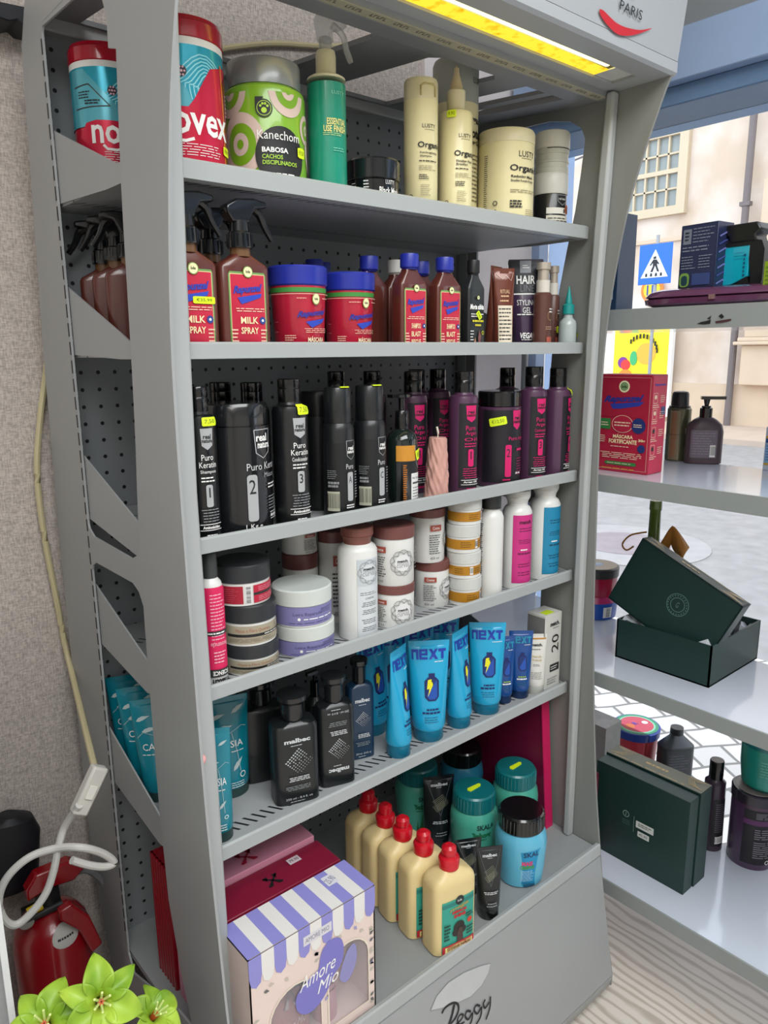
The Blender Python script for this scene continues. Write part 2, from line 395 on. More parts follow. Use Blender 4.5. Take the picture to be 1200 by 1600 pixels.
wpart(f,'facade_wall',fac)
wf=MB(); wf.box((15.86,8.62,2.82),(16,10.3,3.0),cream); wf.box((15.86,8.62,4.42),(16,10.3,4.62),cream); wf.box((15.86,8.62,3.0),(16,8.82,4.42),cream); wf.box((15.86,10.12,3.0),(16,10.3,4.42),cream)
for i in range(1,5): wf.box((15.9,8.82+i*.26-.02,3.0),(15.97,8.82+i*.26+.02,4.42),cream)
for j in (1,3): wf.box((15.9,8.82,3.0+j*.355-.018),(15.97,10.12,3.0+j*.355+.018),cream)
wf.box((15.88,8.82,3.71-.045),(15.97,10.12,3.71+.045),cream)
fo=wpart(wf,'window_frame',fac)
gp=MB().box((15.965,8.82,3.0),(15.99,10.12,4.42),M('8f9591',.15,0,.3,3)).build('window_pane',None,world=True); gp.parent=fo; gp.matrix_parent_inverse=Matrix.Translation(fac.location).inverted()
gp.matrix_parent_inverse=Matrix()
bpy.context.view_layer.update(); gp.matrix_parent_inverse=fo.matrix_world.inverted()
pil=MB()
for z0,z1,d in ((-.75,.05,.35),(.05,.12,.48),(.12,.2,.42),(.2,.42,.33),(.42,.5,.4),(.5,3.2,.25)): pil.box((16-d,5.0,z0),(16,6.95+ (d-.25),z1),stone)
wpart(pil,'pilaster',fac,bevel=.02)
dp=MB().tube([(15.78,7.27,-1.6),(15.78,7.27,9)],.07,M('6d625f',.5)); 
for z in (2.75,5.0): dp.box((15.7,7.17,z),(15.84,7.37,z+.08),M('6d625f',.5))
tag(dp.build('drain_pipe',world=True),'dark grey vertical drain pipe on the pink building','pipe')
ca=MB().tube(spline([(15.8,14,4.0),(15.75,9.9,4.55),(15.75,7.4,5.0),(15.75,5,5.25)]),.022,M('6b6766',.6))
tag(ca.build('wall_cable',world=True),'thin grey cable strung across the pink building','cable')
# sidewalk and street
cob,n,pb=nodes_of('cobblestones'); tc=n.nodes.new('ShaderNodeTexCoord'); mp=n.nodes.new('ShaderNodeMapping'); mp.inputs['Rotation'].default_value=(0,0,.5)
br=n.nodes.new('ShaderNodeTexBrick'); br.inputs['Scale'].default_value=1; br.inputs['Brick Width'].default_value=.13; br.inputs['Row Height'].default_value=.11; br.inputs['Mortar Size'].default_value=.006
br.inputs['Color1'].default_value=lin('d9d2cb'); br.inputs['Color2'].default_value=lin('b9b2ac'); br.inputs['Mortar'].default_value=lin('7a756f')
no=n.nodes.new('ShaderNodeTexNoise'); no.inputs['Scale'].default_value=3; nm=n.nodes.new('ShaderNodeMix'); nm.data_type='VECTOR'; nm.inputs[0].default_value=.06
n.links.new(tc.outputs['Object'],mp.inputs[0]); n.links.new(mp.outputs[0],nm.inputs[4]); n.links.new(tc.outputs['Object'],no.inputs[0]); n.links.new(no.outputs['Color'],nm.inputs[5]); n.links.new(nm.outputs[1],br.inputs[0]); n.links.new(br.outputs[0],pb.inputs['Base Color']); pb.inputs['Roughness'].default_value=.75
asp=M('928d89',.85,0,.28,9); 
struct(MB().box((2.06,-25,-1.76),(13.4,25,-1.7),asp).build('street',world=True),'pale grey paved street')
tag(MB().box((2.06,-25,-1.72),(4.1,25,-1.69),cob).build('cobbled_pavement',world=True),'pale cobbled pavement strip outside the shop window','pavement')['kind']='structure'
struct(MB().box((13.4,-25,-1.7),(16,25,-1.6),M('bda997',.85,0,.15,3)).build('sidewalk',world=True))
man=MB().loft([(0,.40,.40,2),(.015,.39,.39,2)],M('8b7f80',.7,0,.3,8)); mo=man.build('manhole_cover'); mo.location=(5.81*S,3.5*S,(-1.7+ZF)*S); tag(mo,'round patterned manhole cover set in the grey street','manhole cover')
mr=MB()
for a,b in ((.4,.72),): 
    mr.loft([(0,b,b,2),(.008,b,b,2)],M('a09a96',.85,0,.15,9))
mro=mr.build('pale_surround',mo)
# crossing sign and round sign
sg=on(0,14.5,1026,408); sb=on(0,14.5,1003,520)
so=empty('crossing_sign',(sg.x,sg.y,-1.6)); tag(so,'blue square pedestrian crossing sign on a grey pole','sign')
MB().tube([(0,0,0),(0,0,sg.z+2.1)],.035,M('9a9a9a',.4,.4)).build('pole',so)
so2=MB().box((-.06,-.36,sg.z+1.6-.45),(-.035,.36,sg.z+1.6+.33),M('1565d8',.4)); plate=so2.build('sign_plate',so,bevel=.01)
q=sg.z+1.6-.06
sy=MB(); wh=ink('f4f4f4'); bk=ink('101418')
def sgp(pts,m,d): sy.prism([(-a*.36,q+b*.36) for a,b in pts],0,-.062-d,-.06,m)
sgp([(-.82,-.72),(.82,-.72),(0,.78)],wh,.004)
sgp([(-.1,.38),(.06,.42),(.08,.28),(-.08,.26)],bk,.01)
sgp([(-.12,.24),(.12,.24),(.16,-.1),(-.1,-.1)],bk,.01)
sgp([(-.1,-.1),(.02,-.1),(-.1,-.42),(-.24,-.42)],bk,.01); sgp([(.04,-.1),(.16,-.1),(.3,-.42),(.18,-.42)],bk,.01)
sgp([(-.12,.2),(-.3,-.05),(-.24,-.08),(-.08,.1)],bk,.01); sgp([(.12,.2),(.28,0),(.23,-.04),(.1,.08)],bk,.01)
for x in (-.55,-.25,.05,.35): sgp([(x,-.66),(x+.14,-.66),(x+.12,-.48),(x+.02,-.48)],bk,.01)
sy.build('symbol',so)
r2=on(0,15.8,1016,453)
ro=empty('round_sign',(15.9,r2.y,r2.z)); tag(ro,'round yellow sign with orange rim behind the blue crossing sign','sign')
mb=MB(); 
mb.prism([(.27*math.cos(t*PI/14),.27*math.sin(t*PI/14)) for t in range(28)],0,-.03,.0,M('e8832a',.5)); mb.build('rim',ro)
mb=MB(); mb.prism([(.2*math.cos(t*PI/14),.2*math.sin(t*PI/14)) for t in range(28)],0,-.04,-.02,M('f3cf2e',.5)); mb.build('face',ro)
v,ff,W0,H0=glyphs('1F',.01); mb=MB(); mb.add([(-.045,-x*.22/H0,y*.22/H0) for x,y in v],ff,ink('2a4a9a')); mb.build('lettering',ro,fix=False)
pa=on(0,15.85,968,517); pb_=on(0,15.85,1044,590)
po=empty('street_poster',(15.75,(pa.y+pb_.y)/2,-1.7)); tag(po,'yellow advertising poster in a white frame on the far building','poster')
y0,y1=pb_.y,pa.y+.05; z1=on(0,15.85,1000,500).z+1.7; mb=MB().box((-.02,-(y1-y0)/2-.08,.2),(.1,(y1-y0)/2+.08,z1+.08),M('eeeeea',.5)); mb.build('frame',po)
hw=(y1-y0)/2; mb=MB().box((-.04,-hw,.3),(-.01,hw,z1-.02),M('f6de18',.5)); mb.build('poster_sheet',po)
mb=MB()
def pp(y,z,r,h,k=14,sq=1): mb.prism([(y+r*math.cos(t*2*PI/k),z+sq*r*math.sin(t*2*PI/k)) for t in range(k)],0,-.05-.002*len(mb.mats),-.04,ink(h))
pp(-.15,z1-.75,.24,'f0b03a'); pp(.42,z1-.95,.13,'7a2f8c'); pp(.35,z1-1.0,.12,'e0352e'); pp(.34,z1-1.2,.16,'f08a2a',sq=.6); pp(.15,z1-.85,.09,'3fb06a',sq=1.8); pp(.3,z1-1.4,.24,'f2f2f2',sq=.5); pp(-.35,z1-1.4,.22,'cfd8ee',4)
for i in range(11):
    t=.1+i*.23; cy=-.15-.38*math.cos(t)+.1; cz=z1-.72+.36*math.sin(t)
    mb.box((-.08,cy-.015,cz-.05),(-.06,cy+.015,cz+.05),bk)
mb.build('picture',po)

# ================================================================== CABINET
GR='9da0a1'
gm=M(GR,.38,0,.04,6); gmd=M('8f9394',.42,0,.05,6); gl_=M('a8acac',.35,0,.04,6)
peg=peg_mat(0,2,.031,.115,'84898c')
cab=empty('display_cabinet',(.95,1.2,-ZF)); tag(cab,'tall grey metal display cabinet with lit header and perforated back','cabinet')
def cpart(mb,name,parent=None,**k):
    ob=mb.build(name,None,world=True,**k); ob.parent=parent or cab
    if parent is None: ob.matrix_parent_inverse=Matrix.Translation(cab.location).inverted()
    else:
        bpy.context.view_layer.update(); ob.matrix_parent_inverse=parent.matrix_world.inverted()
    return ob
def dense(P,k=3):
    return [tuple(p)[:2] for p in spline([(a,b,0) for a,b in P],k)]
front=dense([(.836,-1.53),(.868,-1.36),(.892,-1.19),(.915,-1.0),(.94,-.675),(.95,-.367),(.954,-.133),(.95,.034),(.93,.192),(.908,.303),(.878,.401),(.845,.492),(.832,.515)])
def side_sheet(x0,x1,xw0,xw1,m,wf0,wb,name):
    """sheet with a tall rounded window: front strip, rear strip, top and bottom pieces"""
    mb=MB()
    fr=front; zs=[p[1] for p in fr]
    # window outline, front edge leaning back towards the foot and chamfered corners
    win=dense([(1.045,-1.15),(1.106,-.93),(1.115,-.57),(1.11,-.296),(1.095,-.145),(1.086,-.026),(1.079,.118),(1.073,.23),(1.055,.40)] if wf0>1.05 else [(1.05,-1.15),(1.09,-.93),(1.095,-.57),(1.10,-.3),(1.095,-.1),(1.076,.13),(1.042,.294),(1.026,.42)],2)
    outer=[(1.46,-1.6),(1.52,-1.4),(1.52,.1),(1.46,.35),(1.44,.56)]
    poly_front=[(.836,-1.56)]+fr+[(.845,.56),(wf0-.02,.56),(wf0-.02,.47)]+[(a,b) for a,b in reversed(win)]+[(wf0+.02,-1.16),(wf0+.02,-1.56)]
    mb.prism(poly_front,0,x0,x1,m)
    mb.prism([(wf0+.02,-1.56),(wf0+.02,-1.16),(wb-.02,-1.235),(wb,-1.2),(wb,-1.56)],0,x0,x1,m)
    mb.prism([(wb,-1.56),(wb,.492),(wb-.008,.505),(wf0-.02,.505),(wf0-.02,.56),(1.40,.56),(1.44,.5),(1.46,.3),(1.49,0),(1.51,-.4),(1.51,-1.1),(1.45,-1.3),(1.44,-1.56)],0,x0,x1,m)
    mb.prism([(wf0-.07,.38),(wf0-.07,.51),(1.335,.51),(1.335,.50),(1.12,.492),(1.065,.480),(wf0+.005,.460),(wf0-.005,.438),(wf0-.003,.40)],0,x0+.0004,x1-.0004,m)
    # crossbar between the upper and lower opening, with rounded inner corners
    k_=[on(0,.449,*q) for q in ((142,835),(217,878),(220.6,917),(147,876))]
    (ya,za),(yb,zb),(yc,zc),(yd,zd)=[(p.y,p.z) for p in k_]; sl1=(zb-za)/(yb-ya); sl2=(zd-zc)/(yd-yc)
    U_=lambda y:za+sl1*(y-ya); D_=lambda y:zc+sl2*(y-yc); r_=.022; yf=1.09; yr=wb+.006
    bar=[(yr,U_(yr)+r_*1.4),(yr-r_*.5,U_(yr-r_*.5)+r_*.45),(yr-r_*1.4,U_(yr-r_*1.4)),(1.145,U_(1.145)),(1.125,U_(1.125)+r_*.45),(1.112,U_(1.112)+r_*1.4),(yf,U_(yf)+r_*1.6),(yf,D_(yf)-r_*1.6),(1.114,D_(1.114)-r_*1.4),(1.128,D_(1.128)-r_*.45),(1.15,D_(1.15)),(yr-r_*1.4,D_(yr-r_*1.4)),(yr-r_*.5,D_(yr-r_*.5)-r_*.45),(yr,D_(yr)-r_*1.4)]
    mb.prism(bar,0,x0+.0003,x1-.0003,m)
    return cpart(mb,name,ang=25)
LS=side_sheet(.447,.451,0,0,gm,1.085,1.337,'side_panel')
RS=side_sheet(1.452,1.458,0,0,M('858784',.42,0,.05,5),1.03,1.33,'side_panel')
# stiles (round-cornered posts the shelves hang from)
cpart(MB().prism([(.97,-1.2),(.975,-.6),(.985,-.2),(.975,.1),(.96,.35),(.95,.51),(.975,.51),(.99,.35),(1.0,.1),(1.01,-.2),(1.0,-.6),(1.0,-1.2)],0,.452,.490,gl_),'stile',LS,bevel=.004)
cpart(MB().prism([(.965,-1.2),(.965,-.6),(.965,-.2),(.96,.1),(.95,.35),(.945,.51),(.965,.51),(.975,.35),(.985,.1),(.988,-.2),(.988,-.6),(.985,-1.2)],0,1.430,1.452,gl_),'stile',RS,bevel=.006)
for xx,nm in ((1.447,RS),):
    cpart(MB().prism([(1.36,-1.2),(1.36,.5),(1.38,.5),(1.40,-1.2)],0,xx,xx+.006,gmd),'inner_flange',nm)
# slotted rear uprights, seen as a row of dark slots down the window edge
sl=MB(); dk=ink('0b0c0d')
z=-1.15
while z<.48: sl.box((.4465,1.3375,z),(.452,1.3425,z+.022),dk); z+=.031
cpart(sl,'slot_row',LS)
bp=cpart(MB().box((.452,1.398,-1.2),(1.452,1.406,.512),peg),'back_panel')
cpart(MB().box((.452,1.375,.512),(1.452,1.41,.541),gl_),'back_rail',bevel=.003)
# shelves
SZ={1:(.2585,.0265),2:(.0145,.024),3:(-.272,.0245),4:(-.5105,.0245),5:(-.796,.026)}
ZS={k:v[0]-(.010 if k==5 else .016) for k,v in SZ.items()}; ZS[6]=-1.2
slot=slot_mat('9fa2a3',1.035,1.06); 
for k,(zt,lh) in SZ.items():
    mb=MB(); mb.box((.456,1.004,ZS[k]-.006),(1.443,1.392,ZS[k]),slot)
    sh=cpart(mb,'shelf')
    cpart(MB().prism([(1.0,zt-lh),(1.0,zt-.003),(1.003,zt),(1.006,zt),(1.006,zt-.01),(1.006,zt-.012),(1.004,zt-.012),(1.004,zt-lh+.003),(1.022,zt-lh+.003),(1.022,zt-lh)],0,.491,1.444,M('a5aaaa',.35,0,.05,7)),'front_lip',sh)
    for a,b in ((.4525,.4555),(1.4435,1.4465)):
        cpart(MB().prism([(1.012,zt-lh),(1.012,zt-.006),(1.10,zt+.002),(1.345,zt+.095),(1.352,zt+.093),(1.352,zt-.017),(1.14,zt-.046 if k>2 else zt-lh)],0,a,b,gm),'bracket',sh)
# base
bs=MB(); bs.box((.453,.90,-1.212),(1.450,1.40,-1.2),gmd)
base=cpart(bs,'base_deck')
cpart(MB().prism([(.886,-1.216),(.888,-1.190),(.892,-1.188),(.900,-1.190),(.904,-1.2),(.904,-1.216)],0,.453,1.452,gl_),'front_lip',base)
fp=cpart(MB().prism([(.885,-1.219),(.90,-1.219),(.86,-1.525),(.832,-1.525)],0,.453,1.449,M('9a9d9e',.4,0,.05,4)),'kick_panel')
cpart(MB().prism([(.832,-1.529),(.86,-1.529),(.87,-1.595),(.838,-1.56)],0,.453,1.449,gm),'plinth')
cpart(MB().box((.47,.9,-1.6),(1.43,1.38,-1.53),gmd),'foot')
# artwork on the kick panel
def art_plane(P0,U,N): 
    """map (x,z) artwork points to a sloped plane"""
    def surf(u,z,off): p=Vector(P0)+Vector(U[0])*u+Vector(U[1])*z+Vector(N)*off; return tuple(p)
    return surf
sl_=(Vector((0,.053,.306))).normalized(); nn=Vector((0,-.306,.053)).normalized()
PB=Vector((0,.832,-1.525))
def kp(px,py):
    d=ray(px,py); t=PB.dot(nn)/d.dot(nn); p=d*t; return (p.x,(p-PB).dot(sl_))
d=Dec(1,1,art_plane(PB,(Vector((1,0,0)),sl_),nn),(),False)
leaf=[kp(*a) for a in ((672,1579),(682,1556),(700,1535),(725,1519),(750,1509),(766,1505),(763,1520),(752,1540),(735,1557),(712,1568),(690,1575))]
d.poly(leaf,M('b9bcbc',.3)); d.stroke(leaf+[leaf[0]],.0015,M('8d9090',.4))
def kstroke(pts,wd): d.stroke([tuple(p)[:2] for p in spline([(*kp(*a),0) for a in pts],5)],wd,ink('1a1c1f'))
kstroke([(690,1583),(695,1574),(706,1567),(714,1568),(716,1577),(711,1590),(703,1600)],.005)
kstroke([(709,1569),(706,1584),(700,1604)],.0065)
kstroke([(712,1600),(720,1592),(723,1585),(718,1585),(714,1593),(717,1600),(725,1596)],.004)
kstroke([(735,1580),(729,1579),(726,1587),(731,1592),(737,1582),(736,1594),(730,1606)],.0045)
kstroke([(749,1571),(743,1570),(740,1578),(745,1583),(751,1573),(750,1587),(743,1600)],.0045)
kstroke([(757,1561),(754,1568),(757,1574),(763,1565)],.0045); kstroke([(765,1556),(764,1574),(758,1592)],.0045)
lo=d.build(None,'brand_lettering'); lo.location.z+=ZF*S; lo.parent=fp; bpy.context.view_layer.update(); lo.matrix_parent_inverse=fp.matrix_world.inverted()
# header
hm=M('a7abae',.4,0,.04,5)
hh=MB()
hh.prism([(.835,.512),(.829,.517),(.829,.5352),(.8295,.536),(.880,.536),(.880,.512)],0,.445,1.463,hm)
hh.prism([(.8285,.5362),(.79,.86),(1.0,.86),(1.0,.60),(.88,.60),(.88,.536)],0,.445,1.461,hm)
hh.box((.445,.935,.512),(1.461,.965,.60),hm); hh.box((1.405,.88,.512),(1.461,.935,.60),hm); hh.box((.445,.88,.512),(.50,.935,.60),hm)
head=cpart(hh,'header',ang=30)
lb=MB().tube([(.51,.899,.532),(1.335,.899,.532)],.0125,EM('fff09a',3.2),16)
cpart(lb,'lamp_tube',head)
df=MB().box((.5,.9035,.5165),(1.345,.936,.5185),EM('ffd93a',1.05,'d8a410',55))
cpart(df,'lamp_diffuser',head)
cpart(MB().box((.5,.882,.56),(1.40,.934,.565),M('d8d8d4',.2)),'lamp_tray',head)
cpart(MB().box((1.345,.884,.5165),(1.402,.934,.5185),M('cfd0cc',.12)),'lamp_end',head)
# rail and printed tape
cpart(MB().prism([(.965,.500),(.965,.515),(.985,.515),(.99,.500)],0,.452,1.452,gmd),'top_rail')
tp=MB().box((.47,.9635,.499),(1.43,.9845,.5005),M('a9a592',.6))
tpo=cpart(tp,'tape_strip')
tx=MB(); x=.48; bk2=ink('6d6a60')
while x<1.41:
    for i in range(5):
        q=x+i*.0065; tx.box((q,.968,.4986),(q+.0015,.976,.4989),bk2); 
        if i%2: tx.box((q,.968,.4986),(q+.005,.9695,.4989),bk2)
        else: tx.box((q,.9745,.4986),(q+.005,.976,.4989),bk2)
    x+=.048
cpart(tx,'tape_print',tpo)
# top plate with openings: straps between the holes
tm=M('84878a',.45)
tpz=(.503,.511)
tt=MB(); 
tt.box((.452,.985,tpz[0]),(1.452,1.032,tpz[1]),tm); tt.box((.452,1.365,tpz[0]),(1.452,1.40,tpz[1]),tm)
for a,b in ((.452,.52),(.885,1.014),(1.188,1.262),(1.322,1.345),(1.384,1.452)): tt.box((a,1.03,tpz[0]),(b,1.37,tpz[1]),tm)
for xa,xb in ((.52,.885),(1.014,1.188)):
    for x,sg_ in ((xa,1),(xb,-1)):
        tt.prism([(x,1.031),(x+sg_*.02,1.031),(x,1.051)],2,tpz[0],tpz[1],tm)
tt.v=[(x,y,z+max(0,y-1.032)*.085) for x,y,z in tt.v]
cpart(tt,'top_plate')
# header artwork on its front face
fn=Vector((0,-.324,-.036)).normalized(); fu=Vector((0,-.036,.324)).normalized(); PH=Vector((0,.826,.536))
def hp(px,py):
    d_=ray(px,py); t=PH.dot(fn)/d_.dot(fn); p=d_*t; return (p.x,(p-PH).dot(fu))
d=Dec(1,1,art_plane(PH,(Vector((1,0,0)),fu),fn),(),False)
d.poly([tuple(p)[:2] for p in spline([(*hp(*a),0) for a in ((937,14),(943,17),(952,26),(963,36),(978,43),(1000,47),(1019,44),(1000,52),(982,56),(965,54),(951,42),(940,28),(936,18),(937,14))],3)][:-1],M('c5202a',.4))
a=hp(968,8);b=hp(1003,24); th=.015
d.text('PARIS',(a[0]+b[0])/2,(a[1]+b[1])/2,th,ink('202326'),w=abs(b[0]-a[0]))
a=hp(990,-27); d.text('S',a[0],a[1],.045,ink('202326'),bold=.02)
lo=d.build(None,'header_lettering'); lo.location.z+=ZF*S; lo.parent=head; bpy.context.view_layer.update(); lo.matrix_parent_inverse=head.matrix_world.inverted()
# pink gum stuck on the stile
p=on(1,.962,314,1188); gb=MB().loft([(-.008,.002,.003,2),(-.005,.007,.004,2),(0,.009,.005,2),(.006,.007,.004,2),(.009,.002,.002,2)],M('e8a9a9',.5),16).build('chewing_gum'); gb.location=(p.x*S,p.y*S,(p.z+ZF)*S); tag(gb,'small blob of pink gum stuck on the left post','gum')

# ================================================================== WINDOW SHELVING
WZ=[.085,-.291,-.784,-1.337]; WT=[.044,.038,.034,.036]
wu=empty('window_shelving',(1.71,.7,-ZF)); tag(wu,'pale glossy shelving unit along the shop window','shelving')
wsm=M('c9d0dc',.14,0,.03,5,coat=.4); wse=M('8f9594',.45,0,.05,6)
def upart(mb,name,parent=None,**k):
    ob=mb.build(name,None,world=True,**k)
    if parent is None: ob.parent=wu; ob.matrix_parent_inverse=Matrix.Translation(wu.location).inverted()
    else: ob.parent=parent; bpy.context.view_layer.update(); ob.matrix_parent_inverse=parent.matrix_world.inverted()
    return ob
for z,t in zip(WZ,WT):
    x1=1.86 if z>0 else 1.885
    s_=upart(MB().box((1.525,-.6,z-t),(x1,1.5,z),wsm),'shelf')
    upart(MB().box((1.520,-.6,z-t-.001),(1.5255,1.5,z+.0005),wse),'front_edge',s_)
for y in (1.49,-.59):
    for x in (1.54,1.85): upart(MB().loft([(-1.6,.009,.009,2,x,y),(.085,.009,.009,2,x,y)],wse,16),'upright')

# ================================================================== PRODUCTS
def P(pl,pr,mid,top,sh,y0=1.012,k=1,rect=False):
    x,y,r = fitr(pl,pr,mid,y0,k) if rect else fitc(pl,pr,mid,y0)
    zs=ZS[sh] if sh in ZS else sh
    t=1-r/math.hypot(x,y)
    h=(zat(x,y-r*k,top) if rect else zat(x*t,y*t,top))-zs
    return x,y,r,h,zs
#PRODUCTS
W_=ink('f2f2ef'); K_=ink('1b1c1e'); 
def bottle(name,label,cat,F,mat,prof,capmat,capprof,split,k=1,n=2,group=None,rz=0,capname='cap',nbot=None):
    """body takes the lower part (split of the height), cap the rest"""
    x,y,r,h,z=F; it=Item(name,label,cat,x,y,z,group,rz)
    it.body(prof,r,h*split,mat,k,n)
    if capprof:
        it.body(capprof,r,h*(1-split),capmat,1,2,capname,z0=h*split,store=False)
        it.cs=it.last
    it.x,it.y,it.h=x,y,h
    return it
CYL=[(0,.95),(.015,1),(.985,1),(1,.97)]
def jar(name,label,cat,F,mat,lid,split,prof=None,lidprof=None,group=None,rz=0):
    return bottle(name,label,cat,F,mat,prof or [(0,.93),(.02,.97),(.98,.97),(1,.95)],lid,lidprof or [(0,.99),(.05,1.02),(.9,1.02),(1,.96)],split,group=group,rz=rz,capname='lid')

# ---------------------------------------------------------------- SHELF 1
RED='c41f3c'
def novex(label,F,rz):
    it=jar('hair_cream_tub',label,'tub',F,M('d0233f',.22,.3,coat=.5),M('b3122c',.2,coat=.5),.865,[(0,.95),(.01,.985),(1,.985)],[(0,.99),(.05,1.02),(.75,1.02),(.8,.99),(1,.97)],group='red and blue hair cream tubs',rz=rz)
    d=it.dec(); d.rect(-PI,PI,.945,.999,W_)
    BLU=M('5fb3c4',.2,.3); 
    d.rect(-PI,PI,.45,.945,M('2ba6bf',.2,.3))
    for i in range(9):
        rr=.2+i*.1
        d.stroke([(.45+rr*math.cos(t*.2),.62+.24*rr*math.sin(t*.2)+.03*math.sin(t*.9)) for t in range(-3,19) if abs(.62+.24*rr*math.sin(t*.2)-.7)<.2],.03,M('8fd4e0',.3),layer=3)
    d.poly([(-1.5,.45),(-1.5,.93),(-1.0,.93),(-.1,.62),(.1,.45)],BLU,4)
    d.poly([(-3.1,0.01),(-3.1,.3),(-1.4,.32),(-1.0,.48),(-.7,.5),(-.1,.5),(.05,.56),(.3,.7),(.5,.8),(1.1,.86),(3.1,.7),(3.1,.01)],M('cf2343',.22,.3),5)
    d.poly([(1.0,.01),(.98,.75),(1.3,.85),(1.9,.8),(1.9,.01)],M('7d1a2c',.25,.3),6)
    d.stroke([(.98,.02),(.96,.5),(.9,.86)],.07,M('ec7a2e',.25,.3),7)
    for a,b in (((-1.35,.78),(-.85,.80)),((-1.35,.6),(-.3,.62)),((-.85,.80),(-.3,.62))): d.stroke([a,b],.025,ink('3a3226'),8)
    d.bars(-1.2,-.75,.68,.75,3,K_,.4,8); d.bars(-1.0,-.45,.63,.675,2,K_,.5,8)
    d.disc(-.22,.75,.12,ink('2a2430'),8); 
    for i in range(6): d.disc(-.22+.07*math.cos(i*1.05),.75+.032*math.sin(i*1.05),.025,ink('e8b7c4'),9,k=8)
    d.disc(-.22,.75,.03,ink('e8b7c4'),9,k=8)
    d.text('novex',.12,.38,.16,W_,w=1.95,bold=.02,layer=8)
    d.stroke([(-.55,.29),(-.45,.255),(-.2,.25),(0,.27)],.07,W_,8)
    d.bars(-.55,.75,.14,.24,5,W_,.25,8,ctr=True)
    d.bars(1.15,1.7,.5,.68,6,W_,.3,8)
    d.build(it.o); return it
F=P(222,350,150,19,1,1.02); a=novex('large red and blue hair cream tub right of the front post on the top shelf',F,-.27)
x,y,r,h,z=F
a.sticker(1.0,.225,'€9,99',.33,.07,-.05)
F2=(.541,1.325,r,h,z+.034); dish=Item('glass_dish','small amber glass dish holding up the left red and blue tub','dish',.541,1.325,z); dish.body([(0,.7),(.2,.8),(.9,.85),(1,.85)],r,.034,M('a8752a',.15,0,.1,trans=.3),name='dish_body'); novex('large red and blue hair cream tub seen through the left side opening',F2,-.05)
# green jar
F=P(350,477,190,82,1,1.02); x,y,r,h,z=F
it=bottle('curl_cream_jar','large green jar with pale swirls, grey lid and black round label','jar',F,M('84b62c',.25,coat=.4),[(0,.93),(1,.9)],M('8d9192',.28,.2,coat=.3),[(0,.87),(.02,.9),(.93,.9),(1,.88)],.80,capname='lid',rz=-.25)
it.body([(0,.93),(.02,1),(.92,1),(.97,.97),(1,.88)],r,h*.80,M('84b62c',.25,coat=.4))
bpy.data.objects.remove([c for c in it.o.children if c.name.startswith('bottle_body')][0])
d=it.dec(); pk=M('d9c3b8',.35)
for cx,cy,R0 in ((-.95,.42,.62),(-1.25,.93,.5),(.28,.93,.5),(1.5,.45,.6),(-1.0,-.1,.45),(-2.4,.5,.6),(-.0,.13,.42),(.95,.62,.3)):
    for rr,m_ in ((R0,pk),(R0*.66,M('7aab24',.3)),(R0*.36,pk),(R0*.15,M('7aab24',.3))):
        q=r/(h*.8); pts=[(cx+rr*math.cos(t*PI/16),min(.91,max(.02,cy+1.15*rr*q*math.sin(t*PI/16)))) for t in range(32)]
        d.poly(pts,m_,[R0,R0*.66,R0*.36,R0*.15].index(rr)+1)
q=r/(h*.8)
d.poly([(.06+.63*math.cos(t*PI/16),max(.02,.31+.66*q*math.sin(t*PI/16))) for t in range(32)],K_,6)
d.disc(-.33,.745,.2,K_,6); d.poly([(-.53,.745),(-.53,.85),(-.33,.85)],K_,6)
d.ring(-.33,.745,.17,.02,ink('9cc04a'),7)
for a_,b_,rr in ((-.33,.725,.065),(-.41,.765,.028),(-.36,.785,.028),(-.30,.785,.028),(-.25,.765,.028)): d.disc(a_,b_,rr,ink('b8e040'),8,k=10)
d.text('Kanechom',.02,.5,.085,W_,w=1.05); d.text('BABOSA',-.1,.36,.05,W_,w=.62,bold=.03); d.text('CACHOS',-.17,.295,.042,ink('a6d040'),w=.48,bold=.02); d.text('DISCIPLINADOS',.02,.24,.042,ink('a6d040'),w=.85,bold=.02)
d.bars(-.4,.45,.1,.15,2,W_,.4); d.build(it.o)
it.sticker(.62,.37,'€9,50',.26,.1)
# teal spray bottle
F=P(481,541,190,107,1,1.02); x,y,r,h,z=F
it=bottle('leave_in_spray_bottle','tall teal hair bottle with cream neck and clear trigger spray head','bottle',F,M('0f8f74',.3,coat=.3),[(0,.95),(.01,1),(.96,1)],M('d8d2b4',.35),[(0,1),(.35,.98),(.7,.8),(1,.5)],.95,capname='shoulder',rz=-.15)
top=h; cl=M('d6d8d2',.25,0,0,trans=.6,alpha=.55)
it.body([(0,.52),(.8,.52),(1,.48)],r,.034,M('cfcaa8',.35),name='collar',z0=top,store=False)
mb=MB(); q=top+.034
mb.loft([(q,.3*r,.3*r),(q+.014,.34*r,.34*r),(q+.02,.3*r,.3*r)],cl,20)
mb.prism([(-.35*r,q+.014),(-.55*r,q+.045),(-.2*r,q+.062),(1.1*r,q+.058),(1.15*r,q+.04),(.3*r,q+.030),(.35*r,q+.014)],1,-.007,.007,cl)
mb.tube(spline([(.4*r,0,q+.04),(1.0*r,0,q+.03),(1.25*r,0,q+.008),(1.5*r,0,q-.008)]),[.006,.006,.006,.005,.005,.005,.005,.005,.005,.005,.005,.005,.005,.005,.005,.005,.005,.004,.004][:19],cl,8)
mb.build('trigger_head',it.o)
